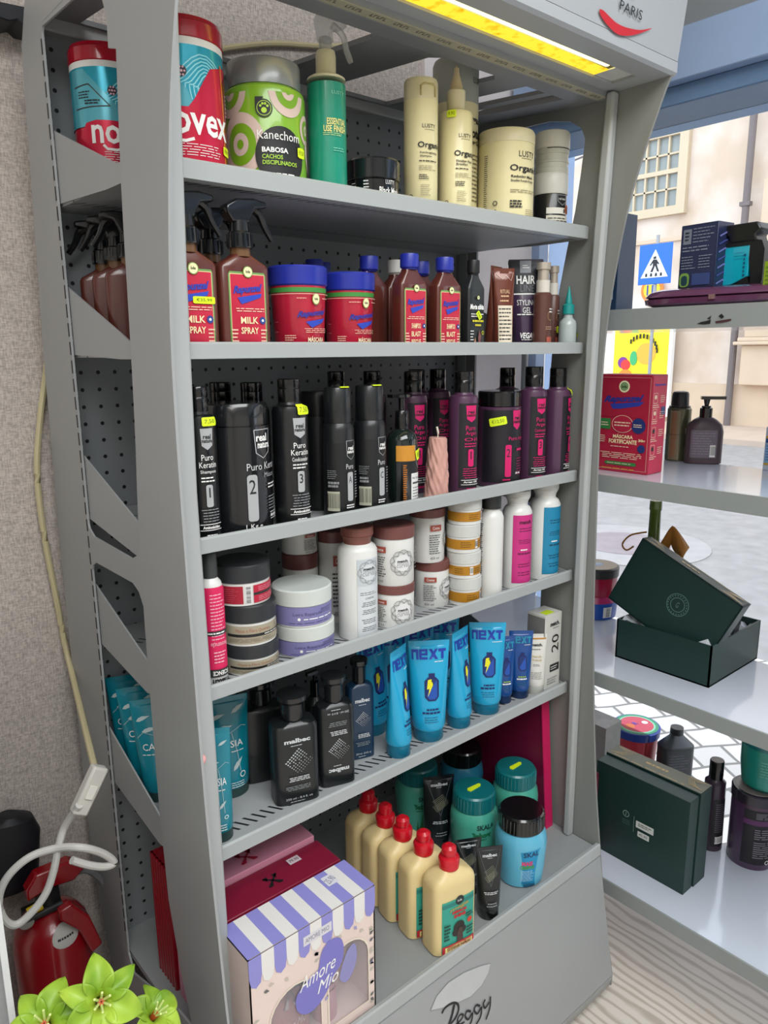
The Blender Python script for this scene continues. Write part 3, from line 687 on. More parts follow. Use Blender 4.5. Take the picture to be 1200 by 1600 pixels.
d=it.dec(); d.text('LUSTY',.15,.87,.028,ink('8fd0bb'),w=.75); d.text('ESSENTIAL',.05,.63,.055,ink('efe58e'),w=1.1,bold=.02); d.text('USE FINISH',-.05,.57,.055,ink('efe58e'),w=1.25,bold=.02); d.bars(-.7,.6,.51,.54,2,ink('cfe6a0'),.3); d.bars(-.2,.6,.38,.42,2,ink('7fd0b5'),.3); d.bars(-.3,.7,.04,.08,2,ink('bfe6d5'),.4)
d.ring(-1.0,.075,.13,.035,ink('bfe6d5'),k=6); d.build(it.o)
# black jar
F=P(541,624,270,243,1,1.02); 
it=jar('hair_mask_jar','low glossy black hair mask jar beside the teal bottle on the top shelf','jar',F,M('15181a',.15,coat=.6),M('1a1e20',.12,coat=.6),.55,rz=-.1)
d=it.dec(); d.text('LUSTY',.1,.88,.16,W_,w=.4); d.text('Black Mask',.12,.55,.26,W_,w=.95,bold=.02); d.bars(-.3,.5,.2,.35,2,W_,.3); d.bars(-1.5,-1.25,.3,.9,5,W_,.25); d.bars(-.95,-.7,.25,.95,6,W_,.4); d.build(it.o)
# cream cylinder shampoo
CR=M('e8deae',.35,coat=.15); CRT=M('e0d8b2',.35,coat=.2)
def cream_art(it,a,b,c,u=-.05,s=1):
    d=it.dec(); d.text('LUSTY',u+.1,.76,.036,K_,w=.85); d.rect(u-.2,u+.45,.725,.728,K_)
    d.text('Organic',u+.22,.585,.07,K_,w=1.6,bold=.022); d.text(b,u+.1,.52,.022,K_,w=1.1,bold=.02); d.text(c,u-.1,.49,.022,K_,w=.7,bold=.02)
    d.bars(u-.5,u+.6,.44,.455,1,K_,.6); d.bars(u-.5,u+.6,.36,.41,3,ink('77715a'),.3)
    d.bars(u-.5,u+.1,.28,.33,3,K_,.5); d.bars(u-.4,u+.2,.13,.24,6,ink('8b8468'),.3)
    d.ring(-1.0,.13,.12,.04,K_,k=6); d.ring(-1.0,.07,.09,.03,K_,k=6); d.bars(-1.2,-.7,.005,.02,1,K_,.6); d.build(it.o)
F=P(631,684,220,118,1,1.015)
it=bottle('shampoo_bottle','tall straight cream cylinder shampoo bottle with thin handle loop on its cap','bottle',F,CR,[(0,.96),(.01,1),(1,1)],CRT,[(0,1),(.85,1),(1,.94)],.84,rz=-.3)
cream_art(it,'','Post-Straightening','Shampoo')
r,h=F[2],F[3]; pth=[(-.45*r,-1.02*r*.9,h*.86),(-.45*r,-1.02*r*.9,h*.93),(-.3*r,-1.03*r*.97,h*.945),(.3*r,-1.03*r*.97,h*.945),(.45*r,-1.02*r*.9,h*.93),(.45*r,-1.02*r*.9,h*.86)]
MB().tube(pth,.0016,ink('b9ab74'),6).build('handle_loop',it.o)
F=P(686,738,240,165,1,1.012)
it=bottle('finisher_bottle','cream applicator bottle with pointed nozzle and a yellow price sticker','bottle',F,CR,[(0,.96),(.01,1),(.97,1),(1,.93)],CRT,[(0,.5),(1,.5)],.97,capname='neck',rz=-.3)
r,h=F[2],F[3]; it.body([(0,.52),(.05,.55),(.95,.55),(1,.5)],r,.033,CRT,name='collar',z0=h,store=False)
it.body([(0,.4),(.15,.38),(.7,.16),(.9,.14),(.92,.05),(1,.03)],r,.042,M('cdb98f',.35),name='nozzle',z0=h+.033,store=False)
cream_art(it,'','Finisher Fluid','Brasilian',0); it.sticker(-.75,.96,'9.90',.5,.07)
F=P(676,748,150,85,1,1.09)
it=bottle('tall_cream_bottle','tallest cream bottle with frosted grey cap behind the applicator bottle','bottle',F,CR,[(0,.96),(.01,1),(1,1)],M('a9aca0',.4),[(0,1),(.9,1),(1,.93)],.74,rz=-.1)
d=it.dec(last=True); d.text('LUSTY',.55,.5,.14,ink('2b2c2b'),w=.8); d.build(it.o,'cap_print')
d=it.dec(); 
for t_,v_,h_ in (('Organic',.86,.08),('Protein',.76,.08),('Sealing Cream',.68,.05)): d.text(t_,.35,v_,h_,K_,w=1.4,bold=.03)
d.bars(-.2,1.1,.2,.6,12,ink('77715a'),.3); d.build(it.o)
# big cream jar
F=P(746,835,265,197,1,1.012)
it=bottle('reducing_mask_jar','wide cream mask jar near the right end of the top shelf','jar',F,CR,[(0,.95),(.02,1),(1,.985)],M('e0d8b4',.35),[(0,1),(.8,1),(1,.95)],.86,capname='lid',rz=-.3)
d=it.dec(); d.text('LUSTY',.27,.85,.07,K_,w=.75); d.rect(0,.5,.795,.8,K_); d.text('Organic',.2,.67,.1,K_,w=1.25,bold=.022); d.text('Reducing Mask',.1,.575,.04,K_,w=.95,bold=.03); d.text('Brasilian Keratin Protein',.1,.53,.028,K_,w=.95,bold=.02); d.bars(-.4,.8,.38,.43,2,ink('77715a'),.3); d.bars(-.4,.2,.2,.3,3,K_,.6); d.bars(.2,.9,.04,.2,7,ink('9a9274'),.3)
d.ring(-.9,.26,.09,.03,K_,k=6); d.ring(-.9,.16,.08,.02,K_,k=5); d.rect(-1.05,-.75,.01,.09,ink('3f4a3a')); d.bars(-1.35,-1.2,.1,.85,30,K_,.4); d.build(it.o)
# stacked jars at the right
F=P(832,886,320,268,1,1.04); x,y,r,h,z=F
it=jar('keratin_jar','small jar with black label under a clear ringed jar at the right end','jar',F,M('17181b',.3,coat=.3),M('d8d8d0',.35),.66)
d=it.dec(); d.poly([(-.5,.97),(.25,.97),(.25,.8),(-.1,.7),(-.45,.8)],ink('7d8084')); d.poly([(-.45,.95),(.2,.95),(.2,.81),(-.1,.73),(-.4,.81)],K_); d.text('real natura',-.12,.87,.06,W_,w=.5); d.rect(-1.1,.2,.5,.65,ink('e6e4da')); d.rect(-1.1,.55,.05,.46,ink('ddd9ca')); d.text('B',.05,.57,.1,K_,w=.14,bold=.03); d.disc(.35,.62,.27,ink('b0623a')); d.disc(.35,.62,.18,ink('7a3a22')); d.bars(-1.0,.5,.1,.42,5,K_,.3); d.build(it.o)
F3=(x+.002,y,r*.98,zf(x,y,r,201)-(z+h),z+h)
it=bottle('ringed_jar','pale ringed jar stacked on the black labelled jar at the right end','jar',F3,M('c9cabd',.3),[(0,.97),(.1,1),(.2,1),(.22,.96),(.4,.96),(.42,1),(.5,1),(.52,.96),(.75,.96),(.77,1),(1,1)],M('e0dfd3',.35),[(0,1),(.05,1.03),(.85,1.03),(1,.96)],.6,capname='lid')
d=it.dec(); d.rect(-1.2,1.2,.94,.97,K_); d.build(it.o)

# ---------------------------------------------------------------- SHELF 2
BR=M('5a2a22',.28,coat=.4,trans=0); BLB=M('22309a',.35); LRED=ink('c22440',.4)
def lola_badge(d,u,v,ru,ratio=1):
    d.disc(u,v,ru,ink('7da050'),11,ratio); d.disc(u,v,ru*.85,ink('ece6b4'),12,ratio); d.text('lola',u,v+.003,ru*.5*d.r/d.H,ink('2f4a22'),w=ru*.9,bold=.03,layer=13)
def script(d,t,u,v,h,w,m,layer=9): d.text(t,u,v,h,m,w=w,bold=.045,shear=.45,rot=.1,layer=layer)
def lola_label(it,lines,v0=.02,v1=.72,w=.78,tall=False):
    d=it.dec(); d.poly([(-w,v0),(w,v0),(w,v1-.03),(w-.06,v1),(-w+.06,v1),(-w,v1-.03)],ink('6f9a55'),1)
    d.rect(-w+.05,w-.05,v0,v1-.02,ink('ead9a0'),layer=2); d.rect(-w+.07,w-.07,v0,v1-.027,LRED,layer=3)
    lola_badge(d,0,v1,.2)
    H=v1-v0
    script(d,'Rapunzel',-.02,v0+H*.78,H*.12,w*1.6,ink('2b3aa6'))
    d.poly([(-.45,v0+H*.68),(.55,v0+H*.74),(.5,v0+H*.69),(-.1,v0+H*.62),(-.3,v0+H*.60)],ink('2b46b8'),8)
    d.bars(-w*.85,w*.85,v0+H*.5,v0+H*.56,2,ink('efc9b0'),.35,9,True)
    for i,t in enumerate(lines): d.text(t,0 if len(lines)<3 else -.02,v0+H*(.40-.13*i),H*.085,ink('f0dcae'),w=w*(.85 if len(lines)>2 else .95),bold=.02,layer=9)
    d.disc(w*.72,v0+H*.4,.13,ink('27408a'),9); d.disc(w*.72,v0+H*.4,.05,W_,10,k=8)
    for a in (-w*.95,w*.6): d.bars(a,a+w*.35,v0+H*.07,v0+H*.30,5,ink('efc9b0'),.4,9)
    d.bars(-w*.4,w*.4,v0+H*.03,v0+H*.06,1,ink('efc9b0'),.6,9); d.build(it.o); 
BKP=M('101214',.22,coat=.4)
def sprayer(it,r,h,m,top):
    """black trigger head above a bottle of height h; top = overall height"""
    q=h; it.body([(0,.36),(1,.36)],r,.012,M('6b4a2c',.35),name='neck',z0=q-.003,store=False); q+=.009
    H=top-q; mb=MB(); mb.loft([(q,.45*r,.45*r),(q+H*.3,.43*r,.43*r),(q+H*.33,.36*r,.36*r),(q+H*.55,.33*r,.33*r)],m,24)
    for i in range(14):
        a=i*2*PI/14; c=math.cos(a)*.44*r; s_=math.sin(a)*.44*r; mb.box((c-.0012,s_-.0012,q+.002),(c+.0012,s_+.0012,q+H*.28),m)
    mb.build('spray_collar',it.o)
    mb=MB(); t=q+H*.5
    mb.prism([(-.38*r,t),(-.62*r,t+H*.2),(-.60*r,t+H*.32),(-.2*r,t+H*.46),(.5*r,t+H*.5),(1.02*r,t+H*.46),(1.05*r,t+H*.34),(.55*r,t+H*.3),(.35*r,t+H*.1),(.3*r,t)],1,-.28*r,.28*r,m)
    mb.build('spray_head',it.o,bevel=.003)
    p=spline([(.55*r,0,t+H*.34),(.85*r,0,t+H*.22),(1.05*r,0,t-.02*H),(1.35*r,0,t-H*.28)],6); n_=len(p)
    mb=MB(); 
    for side in (-1,): 
        mb.tube(p,[.0075*(1-.45*i/n_) for i in range(n_)],m,8)
    mb.build('trigger',it.o)
FL=[(0,.96),(.012,1),(.9,1),(.955,.94),(1,.42)]
F=P(333,424,480,345,2,1.012,.36,True); x,y,r,h,z=F
bodytop=zat(x,y-.36*r,397)-z; alltop=zat(x,y,309)-z
def spray(label,x,y,detail=True):
    it=Item('hair_spray_bottle',label,'spray bottle',x,y,z,'brown milk spray bottles',0)
    it.body([(0,.97,.9),(.012,1,1),(.86,1,1),(.90,.93,.95),(.97,.5,.75),(1,.36,.6)],r,bodytop,BR,.40,4.5)
    sprayer(it,r,bodytop,BKP,alltop)
    lola_label(it,['MILK','SPRAY'],.01,.82,.76); return it
sp=spray('brown milk spray bottle at front, right beside the blue-lidded tubs',x,y)
xa=on(1,y,300,480).x
xa=x-2.12*r
s2=copy_thing(sp.o,xa,y,z,'brown milk spray bottle with yellow price sticker next to the front post')
it2=Item.__new__(Item); it2.__dict__.update(sp.__dict__); it2.o=s2; it2.sticker(.35,.52,'€35,99',.85,.07)
copy_thing(sp.o,xa+.004,y+.085,z,'brown milk spray bottle directly behind the one with the yellow price sticker')
for i,yy in enumerate((1.235,1.292,1.35)): copy_thing(sp.o,.479+r,yy,z,'brown milk spray bottle turned backwards, %s seen through the left opening'%('nearest','middle one','rearmost')[i],PI-.35)
copy_thing(sp.o,x,y+.09,z,'brown milk spray bottle directly behind the one beside the tubs')
# blue-lidded tubs
def tub(label,F):
    it=jar('hair_mask_tub',label,'tub',F,M('b8203a',.3,coat=.3),BLB,.77,[(0,.84),(.02,.86),(1,.965)],[(0,.97),(.08,1.02),(.92,1.03),(1,.99)],group='red hair mask tubs',rz=-.15)
    d=it.dec(); d.rect(-PI,PI,.9,.97,ink('3f8f3f')); lola_badge(d,.2,.8,.16,1.2)
    script(d,'Rapunzel',.1,.58,.11,1.25,ink('2b2f96')); d.poly([(-.2,.46),(.7,.52),(.6,.46),(.2,.40),(.05,.37)],ink('2b46b8'))
    d.bars(-.3,.9,.29,.37,3,ink('efc9b0'),.3,ctr=True); d.text('MÁSCARA',.25,.2,.085,ink('f0e2bc'),w=.75,bold=.03); d.text('FORTIFICANTE',.23,.08,.085,ink('f0e2bc'),w=1.1,bold=.03)
    for v in (.05,.17): d.bars(-1.0,-.55,v,v+.1,3,ink('efc9b0'),.4)
    for v in (.1,.3,.45): d.bars(-1.5,-1.25,v,v+.02,1,ink('d88a90'),.4)
    d.bars(-.5,-.05,.8,.82,1,ink('efc9b0'),.5); d.bars(.5,.95,.8,.82,1,ink('efc9b0'),.5); d.rect(-PI,PI,.87,.878,ink('efc9b0')); d.build(it.o); return it
tub('red mask tub with blue lid beside the milk spray, nearer of the two tubs',P(420,510,440,413,2,1.012))
tub('red mask tub with blue lid left of the rectangular shampoo bottles',P(504,585,460,424,2,1.03))
# rectangular brown shampoo bottles
F=P(612,667,480,420,2,1.012,.36,True); x,y,r,h,z=F; ht=zat(x,y-.3*r,421)-z; hc=zat(x,y,397)-z
def sham(label,x,y,cap=BLB,lab=True,body=None,name='shampoo_bottle',group='brown rectangular shampoo bottles'):
    it=Item(name,label,'bottle',x,y,z,group)
    it.body([(0,.97,.9),(.012,1,1),(.81,1,1),(.84,.96,.95),(.97,.46,.6),(1,.44,.55)],r,ht,body or BR,.5,5.5)
    it.body([(0,.4),(.1,.45),(.15,.52),(.9,.52),(1,.49)],r,hc-ht,cap,name='cap',z0=ht,store=False)
    if lab: lola_label(it,['SHAMPOO','BLAST','RESCUE'],.01,.77,.82)
    return it
a=sham('brown shampoo bottle with blue cap, left of two with red front labels',x,y)
x2,y2,r2_,_,_=P(667,721,480,420,2,1.012,.36,True)
copy_thing(a.o,x2,y2,z,'brown shampoo bottle with blue cap, beside the black labelled bottle')
b=sham('unlabelled side of brown blue-capped bottle behind the left shampoo bottle',x-.035,y+.07,lab=False)
copy_thing(b.o,x-.085,y+.17,z,'dim brown blue-capped bottle at the back, left of its dim twin')
copy_thing(b.o,x-.045,y+.20,z,'dim brown blue-capped bottle at the back, right of its dim twin')
copy_thing(b.o,x2+.01,y2+.075,z,'brown blue-capped bottle half hidden behind the right red-label bottle')
sham('brown bottle with white cap between the two red-label shampoo bottles, behind',x+.045,y+.085,cap=M('d5d5cf',.4),lab=False,group=None,name='white_capped_bottle')
# black labelled bottle
F=P(720,757,480,420,2,1.012,.4,True); r_=F[2]; r=r_
it=sham('black hair bottle with yellow sticker and brown hands drawing on the label',F[0],F[1],cap=M('17181a',.4),lab=False,body=M('26292a',.35),group=None,name='growth_tonic_bottle')
d=it.dec(); lola_badge(d,.0,.7,.16); d.text('Morte súbita',-.05,.58,.07,W_,w=1.6,bold=.04,shear=.2); d.bars(-.75,.75,.44,.5,2,W_,.4); d.bars(-.6,.8,.37,.42,1,ink('d9d030'),.5); d.bars(-.3,.5,.32,.36,1,ink('d9d030'),.6); d.disc(.65,.24,.16,ink('c9c83a')); d.disc(.65,.24,.1,K_)
d.poly([(-.5,.0+.01),(-.15,.01),(-.2,.12),(-.3,.18),(-.45,.1)],ink('b07a5a')); d.poly([(0,.01),(.45,.01),(.35,.12),(.4,.2),(.2,.28),(.05,.18),(.1,.1)],ink('7a4a48')); d.bars(-.85,-.5,.05,.28,6,W_,.3); d.build(it.o)
it.sticker(.1,.47,'9.90',.7,.07,-.9)
# ---- squeeze tubes
def tube_item(name,label,x,y,z,r,h,mat,capmat,capfrac=.12,wide=1.15,group=None,rz=0,cat='tube',tx=0,ty=0,capr=.96,crimp=.05):
    it=Item(name,label,cat,x,y,z,group,rz,tx,ty)
    hc=h*capfrac
    it.body([(0,capr*.97),(.06,capr),(1,capr*.98)],r,hc,capmat,name='cap',store=False)
    prof=[(0,.93,.93),(.03,1,1)]+[(t,1+(wide-1)*t,max(.03,(1-t**1.35)*.98)) for t in (.15,.3,.45,.6,.72,.84,.93)]+[(.94,wide,.03),(1,wide,.03)]
    it.body(prof,r,h-hc,mat,name='tube_body',z0=hc*.98); return it
def Pt(pl,pr,mid,top,sh,y0): 
    x,y,r,h,z=P(pl,pr,mid,top,sh,y0); return x,y,r,zat(x,y,top)-z,z
# brown tubes (shelf 2)
BT=M('6e3a2c',.22,.15,coat=.3)
def brown_tube(F,label,rz):
    x,y,r,h,z=F
    it=tube_item('hair_cream_tube',label,x,y,z,r,h,BT,M('4a2820',.3),.06,1.12,'brown squeeze tubes on the second shelf',rz)
    d=it.dec(); d.rect(-.75,.8,.03,.52,ink('ddd2bd')); d.bars(-.65,.7,.06,.5,9,K_,.35); d.bars(-.5,.5,.56,.6,1,ink('d8b088'),.5); d.text('RITUAL',0,.70,.05,ink('e0bd94'),w=.9); d.bars(-.4,.4,.62,.66,1,ink('d8b088'),.5)
    d.stroke([(-.8,.93),(-.2,.86),(.1,.91),(.6,.84),(.9,.95)],.05,ink('d9c0b0')); d.build(it.o)
brown_tube(Pt(757,792,480,416,2,1.035),'shiny brown tube leaning left behind its twin on the second shelf',.25)
brown_tube(Pt(771,802,480,419,2,1.012),'shiny brown tube with white back label in front on the second shelf',-.5)
# big purple gel tube
x,y,r,h,z=Pt(802,836,500,405,2,1.05)
it=tube_item('styling_gel_tube','large dark purple styling gel tube with black upper half and silver cap',x,y,z,r*1.02,h,M('3c2a45',.25,coat=.4),M('9aa0ac',.3,.3),.07,1.55,rz=-.75)
d=it.dec(); d.rect(-1.55,1.5,.60,.985,ink('191b22'),layer=2); d.rect(-1.4,1.4,.585,.6,W_,layer=3); d.rect(-.35,.3,.84,.985,ink('8b9095'),layer=3); d.bars(-.2,.2,.89,.94,2,W_,.4,4)
d.text('HAIR',.0,.76,.1,W_,w=1.2,bold=.02,layer=4); d.text('LINE',.1,.66,.08,ink('6a6a74'),w=.9,layer=4); d.text('STYLING',.05,.49,.065,W_,w=1.3); d.text('GEL',.1,.40,.065,W_,w=.6); d.bars(-.6,.9,.33,.37,1,W_,.35); d.text('VEGAS',.2,.1,.07,W_,w=1.2,bold=.03,shear=.2); d.bars(-.3,.8,.04,.06,1,W_,.4); d.build(it.o)
# brown pump bottles
def pump_small(pl,pr,top,y0,label,rz=0):
    x,y,r,h,z=P(pl,pr,480,top,2,y0); it=Item('hair_oil_bottle',label,'bottle',x,y,z,'slim brown oil bottles with metallic tops',rz)
    it.body([(0,.95),(.01,1),(.96,1),(1,.8)],r,h*.66,M('5d3a33',.35),name='bottle_body')
    it.body([(0,.7),(.02,.74),(1,.74)],r,h*.14,M('d5d0c6',.35),name='collar',z0=h*.66,store=False)
    it.body([(0,.62),(.6,.62),(.62,.78),(1,.76)],r,h*.20,M('c9beaf',.2,.4),name='cap',z0=h*.80,store=False)
    d=it.dec(); d.ring(.1,.6,.4,.04,ink('b79c6a'),ratio=1.3); d.bars(-.1,.6,.64,.74,2,W_,.4); d.bars(-.5,.8,.35,.42,2,ink('c9a48c'),.3); d.rect(-.35,.75,.12,.23,ink('b0594a')); d.bars(-.3,.7,.05,.09,2,ink('c9a48c'),.3); d.build(it.o); return it
pump_small(833,862,409,1.012,'slim brown pump bottle with pale metallic top, nearer of two')
a=pump_small(853,874,415,1.06,'slim brown pump bottle with yellow hexagon sticker, behind its twin'); a.sticker(.15,.37,'3.90',.9,.12)
# applicator bottle
x,y,r,h,z=P(873,901,510,446,2,1.012)
it=Item('applicator_bottle','small clear bottle with teal pointed nozzle at the right end','bottle',x,y,z)
it.body([(0,.9),(.03,1),(.68,1),(.8,.92),(.9,.55),(1,.5)],r,h*.56,M('c3cfce',.2,trans=.25),name='bottle_body')
it.body([(0,.62),(.05,.68),(.9,.66),(1,.55)],r,h*.16,M('1f8f8c',.35),name='cap',z0=h*.56,store=False)
it.body([(0,.4),(.2,.38),(.85,.12),(1,.06)],r,h*.28,M('1f8f8c',.35),name='nozzle',z0=h*.72,store=False)
d=it.dec(); d.rect(.55,1.1,.05,.62,W_); d.rect(.6,1.0,.42,.6,K_); d.barcode(.6,1.0,.05,.25,W_,K_); d.build(it.o); it.sticker(.85,.42,'2.50',.45,.16,1.2)

# ---------------------------------------------------------------- SHELF 3
BB=M('101214',.32,coat=.25); BC=M('0b0c0d',.2,coat=.4); SIL=ink('a9abad',.35)
def shield(d,u,v,wu,hv,m,t=True,layer=None,outline=False):
    P_=[(u-wu/2,v+hv/2),(u+wu/2,v+hv/2),(u+wu*.42,v-hv*.3),(u,v-hv/2),(u-wu*.42,v-hv*.3)]
    if outline: d.stroke(P_+[P_[0]],.03,m); 
    else: d.poly(P_,m)
    if t: d.text('real',u,v+hv*.12,hv*.22,K_ if not outline else W_,w=wu*.62,bold=.03); d.text('natura',u,v-hv*.08,hv*.16,K_ if not outline else W_,w=wu*.8,bold=.03)
def keratin(F,label,num,name='shampoo_bottle',accent=None,body=None,rz=-.15,group='black keratin hair bottles',kind='Keratin',sub='Shampoo',capw=.62,caph=.155,panel=None,fine=True):
    x,y,r,h,z=F; rz=rz if not panel or rz!=-.15 else -.35; it=Item(name,label,'bottle',x,y,z,group,rz); A=accent or W_
    it.body([(0,.95),(.01,1),(.93,1),(.965,.93),(.98,.66),(1,.62)],r,h*(1-caph),body or BB)
    it.body([(0,capw*.97),(.04,capw),(.55,capw),(.57,capw*.97),(.6,capw),(.95,capw),(1,capw*.92)],r,h*caph,BC,name='cap',z0=h*(1-caph),store=False)
    if not fine: return it
    d=it.dec()
    if panel: d.rect(-.75,.85,.08,.90,panel)
    shield(d,.12,.80,.8,.16,accent or SIL)
    d.text('Puro',.08,.665,.045,A,w=.72); d.text(kind,.1,.61,.045,A,w=1.05 if len(kind)>5 else .8); d.text(sub,.1,.555,.032,A,w=.95)
    d.bars(-.35,.6,.475,.525,2,A,.4); d.rect(-.12,.28,.29,.46,accent or SIL,r=.12); d.text(num,.08,.40,.075,K_,w=.2 if num!='1' else .08,bold=.01)
    d.bars(-.45,.7,.17,.28,5,accent or ink('8d9093'),.3,ctr=True); d.rect(-.55,.75,.155,.16,W_); d.text('Aminoácidos' if not accent else 'Argan Oil',.1,.135,.024,W_,w=1.0,bold=.03); d.rect(-.55,.75,.11,.115,W_); d.bars(-.2,.5,.05,.085,1,A,.6); d.build(it.o)
    return it
x,y,r,h,z=P(280,333,730,605,3,1.015)
a=keratin((max(x,.50+r),y,r,h,z),'black shampoo bottle marked 1, cut off by the front post','1'); a.sticker(.3,.93,'7,50',.9,.065)
F=P(317,424,730,632,3,1.015)
it=jar('hair_mask_jar','large black one kilogram jar marked 2 on the third shelf','jar',F,M('15171a',.22,coat=.5),M('151719',.2,coat=.5),.83,[(0,.94),(.02,1),(1,1)],[(0,.9),(.03,.9),(.05,.96),(.85,.96),(1,.9)])
d=it.dec(); shield(d,.32,.84,.62,.26,SIL,False,outline=True); d.text('real',.28,.90,.07,W_,w=.42,bold=.03); d.text('natura',.36,.83,.055,W_,w=.5,bold=.03)
d.text('Puro Keratin',.42,.64,.065,ink('c9cbcc'),w=1.35); d.text('Máscara',.62,.555,.045,ink('a0a2a4'),w=.6); d.rect(-.27,.05,.14,.57,SIL,r=.09); d.text('2',-.11,.46,.13,K_,w=.2); d.bars(.45,1.0,.42,.48,2,W_,.4); d.bars(.45,1.1,.22,.36,5,ink('8d9093'),.3)
d.rect(.5,1.2,.195,.2,W_); d.text('Aminoácidos',.85,.17,.035,W_,w=.7,bold=.03); d.rect(.5,1.2,.135,.14,W_); d.text('1 Kg e',-.1,.09,.055,W_,w=.5); d.bars(-.35,.2,.03,.045,1,W_,.5); d.build(it.o)
F=P(427,483,720,592,3,1.015); b3=keratin(F,'black conditioner bottle marked 3 with a yellow sticker','3',sub='Condicionador'); b3.sticker(.35,.945,'7.50',.75,.08)
x3,y3,r3,h3,z3=F
def spray_can(F,label,num):
    x,y,r,h,z=F; it=Item('treatment_bottle',label,'bottle',x,y,z,'black bottles with full width caps',-.12)
    it.body([(0,.95),(.01,1),(.93,1),(.97,.94),(1,.86)],r,h*.73,M('15181a',.38,coat=.15))
    it.body([(0,.84),(.03,.88),(.95,.86),(1,.8)],r,h*.27,M('1b1e20',.32,coat=.2),name='cap',z0=h*.73,store=False)
    d=it.dec(); d.rect(-1.3,.95,.15,.80,ink('121416')); shield(d,.32,.72,.7,.2,SIL,True,outline=True); d.text('Puro',.2,.55,.055,ink('c9cbcc'),w=.55); d.rect(0,.42,.18,.49,SIL,r=.12); d.text(num,.2,.41,.07,K_,w=.22); d.bars(-1.25,-.6,.42,.52,5,ink('8d9093'),.3); d.bars(-1.2,-.5,.33,.4,2,ink('8d9093'),.7); d.barcode(-1.25,-.5,.08,.29,ink('b9b9a6'),K_); d.bars(-.1,.5,.10,.15,2,W_,.5); d.bars(.55,.9,.2,.5,10,ink('8d9093'),.4); d.build(it.o)
    s=MB().prism([(-.3*r,-.9*r),(.25*r,-1.0*r),(.5*r,-.55*r),(-.1*r,-.4*r)],2,h,h+.0015,M('d9f01a',.6)); s.build('price_sticker',it.o); return it
spray_can(P(504,554,720,606,3,1.02),'black treatment bottle marked A with a yellow sticker on its cap','A')
spray_can(P(553,603,715,603,3,1.02),'black treatment bottle marked C with a yellow sticker on its cap','C')
# back row of black
def back(F,label,body=None): return keratin(F,label,'1',body=body,group='bottles standing in the back row of the third shelf',fine=False)
q=keratin((x3-.16,y3+.12,r3,h3*.97,z3),'plain black bottle behind the big jar marked 2','1',group='bottles standing in the back row of the third shelf',fine=False)
copy_thing(q.o,x3-.055,y3+.13,z3,'plain black bottle behind, left of the bottle marked 3')
copy_thing(q.o,x3-.02,y3+.085,z3,'plain black bottle close behind the bottle marked 3')
x,y,r,h,z=P(478,516,700,612,3,1.10)
jar('hair_mask_jar','matt black jar in shadow behind the bottle marked A','jar',(x,y,r*1.3,h,z),M('121416',.4),M('17181a',.35),.8)
# dropper bottle
x,y,r,h,z=P(604,652,735,672,3,1.012)
it=Item('hair_serum_bottle','dark glass pump bottle with orange and white label and yellow sticker','bottle',x,y,z)
it.body([(0,.95),(.02,1),(.86,1),(.93,.86),(.98,.55),(1,.42)],r,h,M('16211d',.08,coat=.6),name='bottle_body')
t0=h; it.body([(0,.42),(.05,.45),(.95,.42),(1,.38)],r,.034,BC,name='collar',z0=t0,store=False)
mb=MB(); mb.loft([(t0+.033,.2*r,.2*r),(t0+.056,.2*r,.2*r),(t0+.058,.62*r,.5*r),(t0+.063,.6*r,.5*r)],BC,20); mb.prism([(-1.0*r,-.25*r),(.5*r,-.4*r),(.5*r,.4*r),(-1.0*r,.25*r)],2,t0+.058,t0+.064,BC); mb.build('pump_head',it.o)
d=it.dec(); d.rect(-1.1,.95,.02,.80,ink('15171a'),layer=1); d.rect(-1.1,.25,.60,.80,ink('c98a2a'),layer=2); d.poly([(.2,.8),(.92,.8),(.9,.58),(.6,.5),(.3,.56)],ink('1c2320'),3); d.stroke([(.2,.8),(.32,.57),(.6,.5),(.9,.56)],.03,ink('b9bcc0'),4)
d.rect(-.12,.92,.04,.44,ink('dedfdd'),.05,4); d.text('Hair Serum',.3,.38,.03,K_,w=.7,layer=5); d.rect(-.02,.8,.3,.325,ink('4a4c50'),layer=5); d.bars(0,.85,.08,.27,5,ink('55575a'),.3,5); d.bars(-.65,-.4,.05,.56,18,ink('b06a22'),.6,5); d.build(it.o); it.sticker(.55,.68,'€8.50',.7,.13,.25)
# candle
x,y,r,h,z=P(662,701,735,687,3,1.014)
cnd=M('c8988d',.5,0,.08,40,bump=.0); mb=MB(); NS=90; secs=50
def cf(u,v):
    t=2*PI*u; rr=r*(1.0-.28*v); 
    if v<.07: rr=r*1.03
    else: rr*=1+.06*math.sin(3*t+11*v)*math.sin(9*v+2*t)+.045*math.sin(7*t-13*v)*math.sin(v*PI)+.03*math.sin(13*t+29*v)
    return (rr*math.cos(t),rr*math.sin(t),v*h)
mb.grid(cf,NS,secs,cnd); mb.loft([(h-.0005,r*.70,r*.70),(h+.002,r*.66,r*.66)],cnd,30)
co=mb.build('carved_candle',None,ang=60); co.location=(x*S,y*S,(z+ZF)*S); co.rotation_euler=(0,.03,0); tag(co,'pink carved pillar candle with a white wick','candle')
MB().tube([(0,0,h),(.001,0,h+.01),(-.003,0,h+.022)],.0022,M('e3dccd',.6),6).build('wick',co)
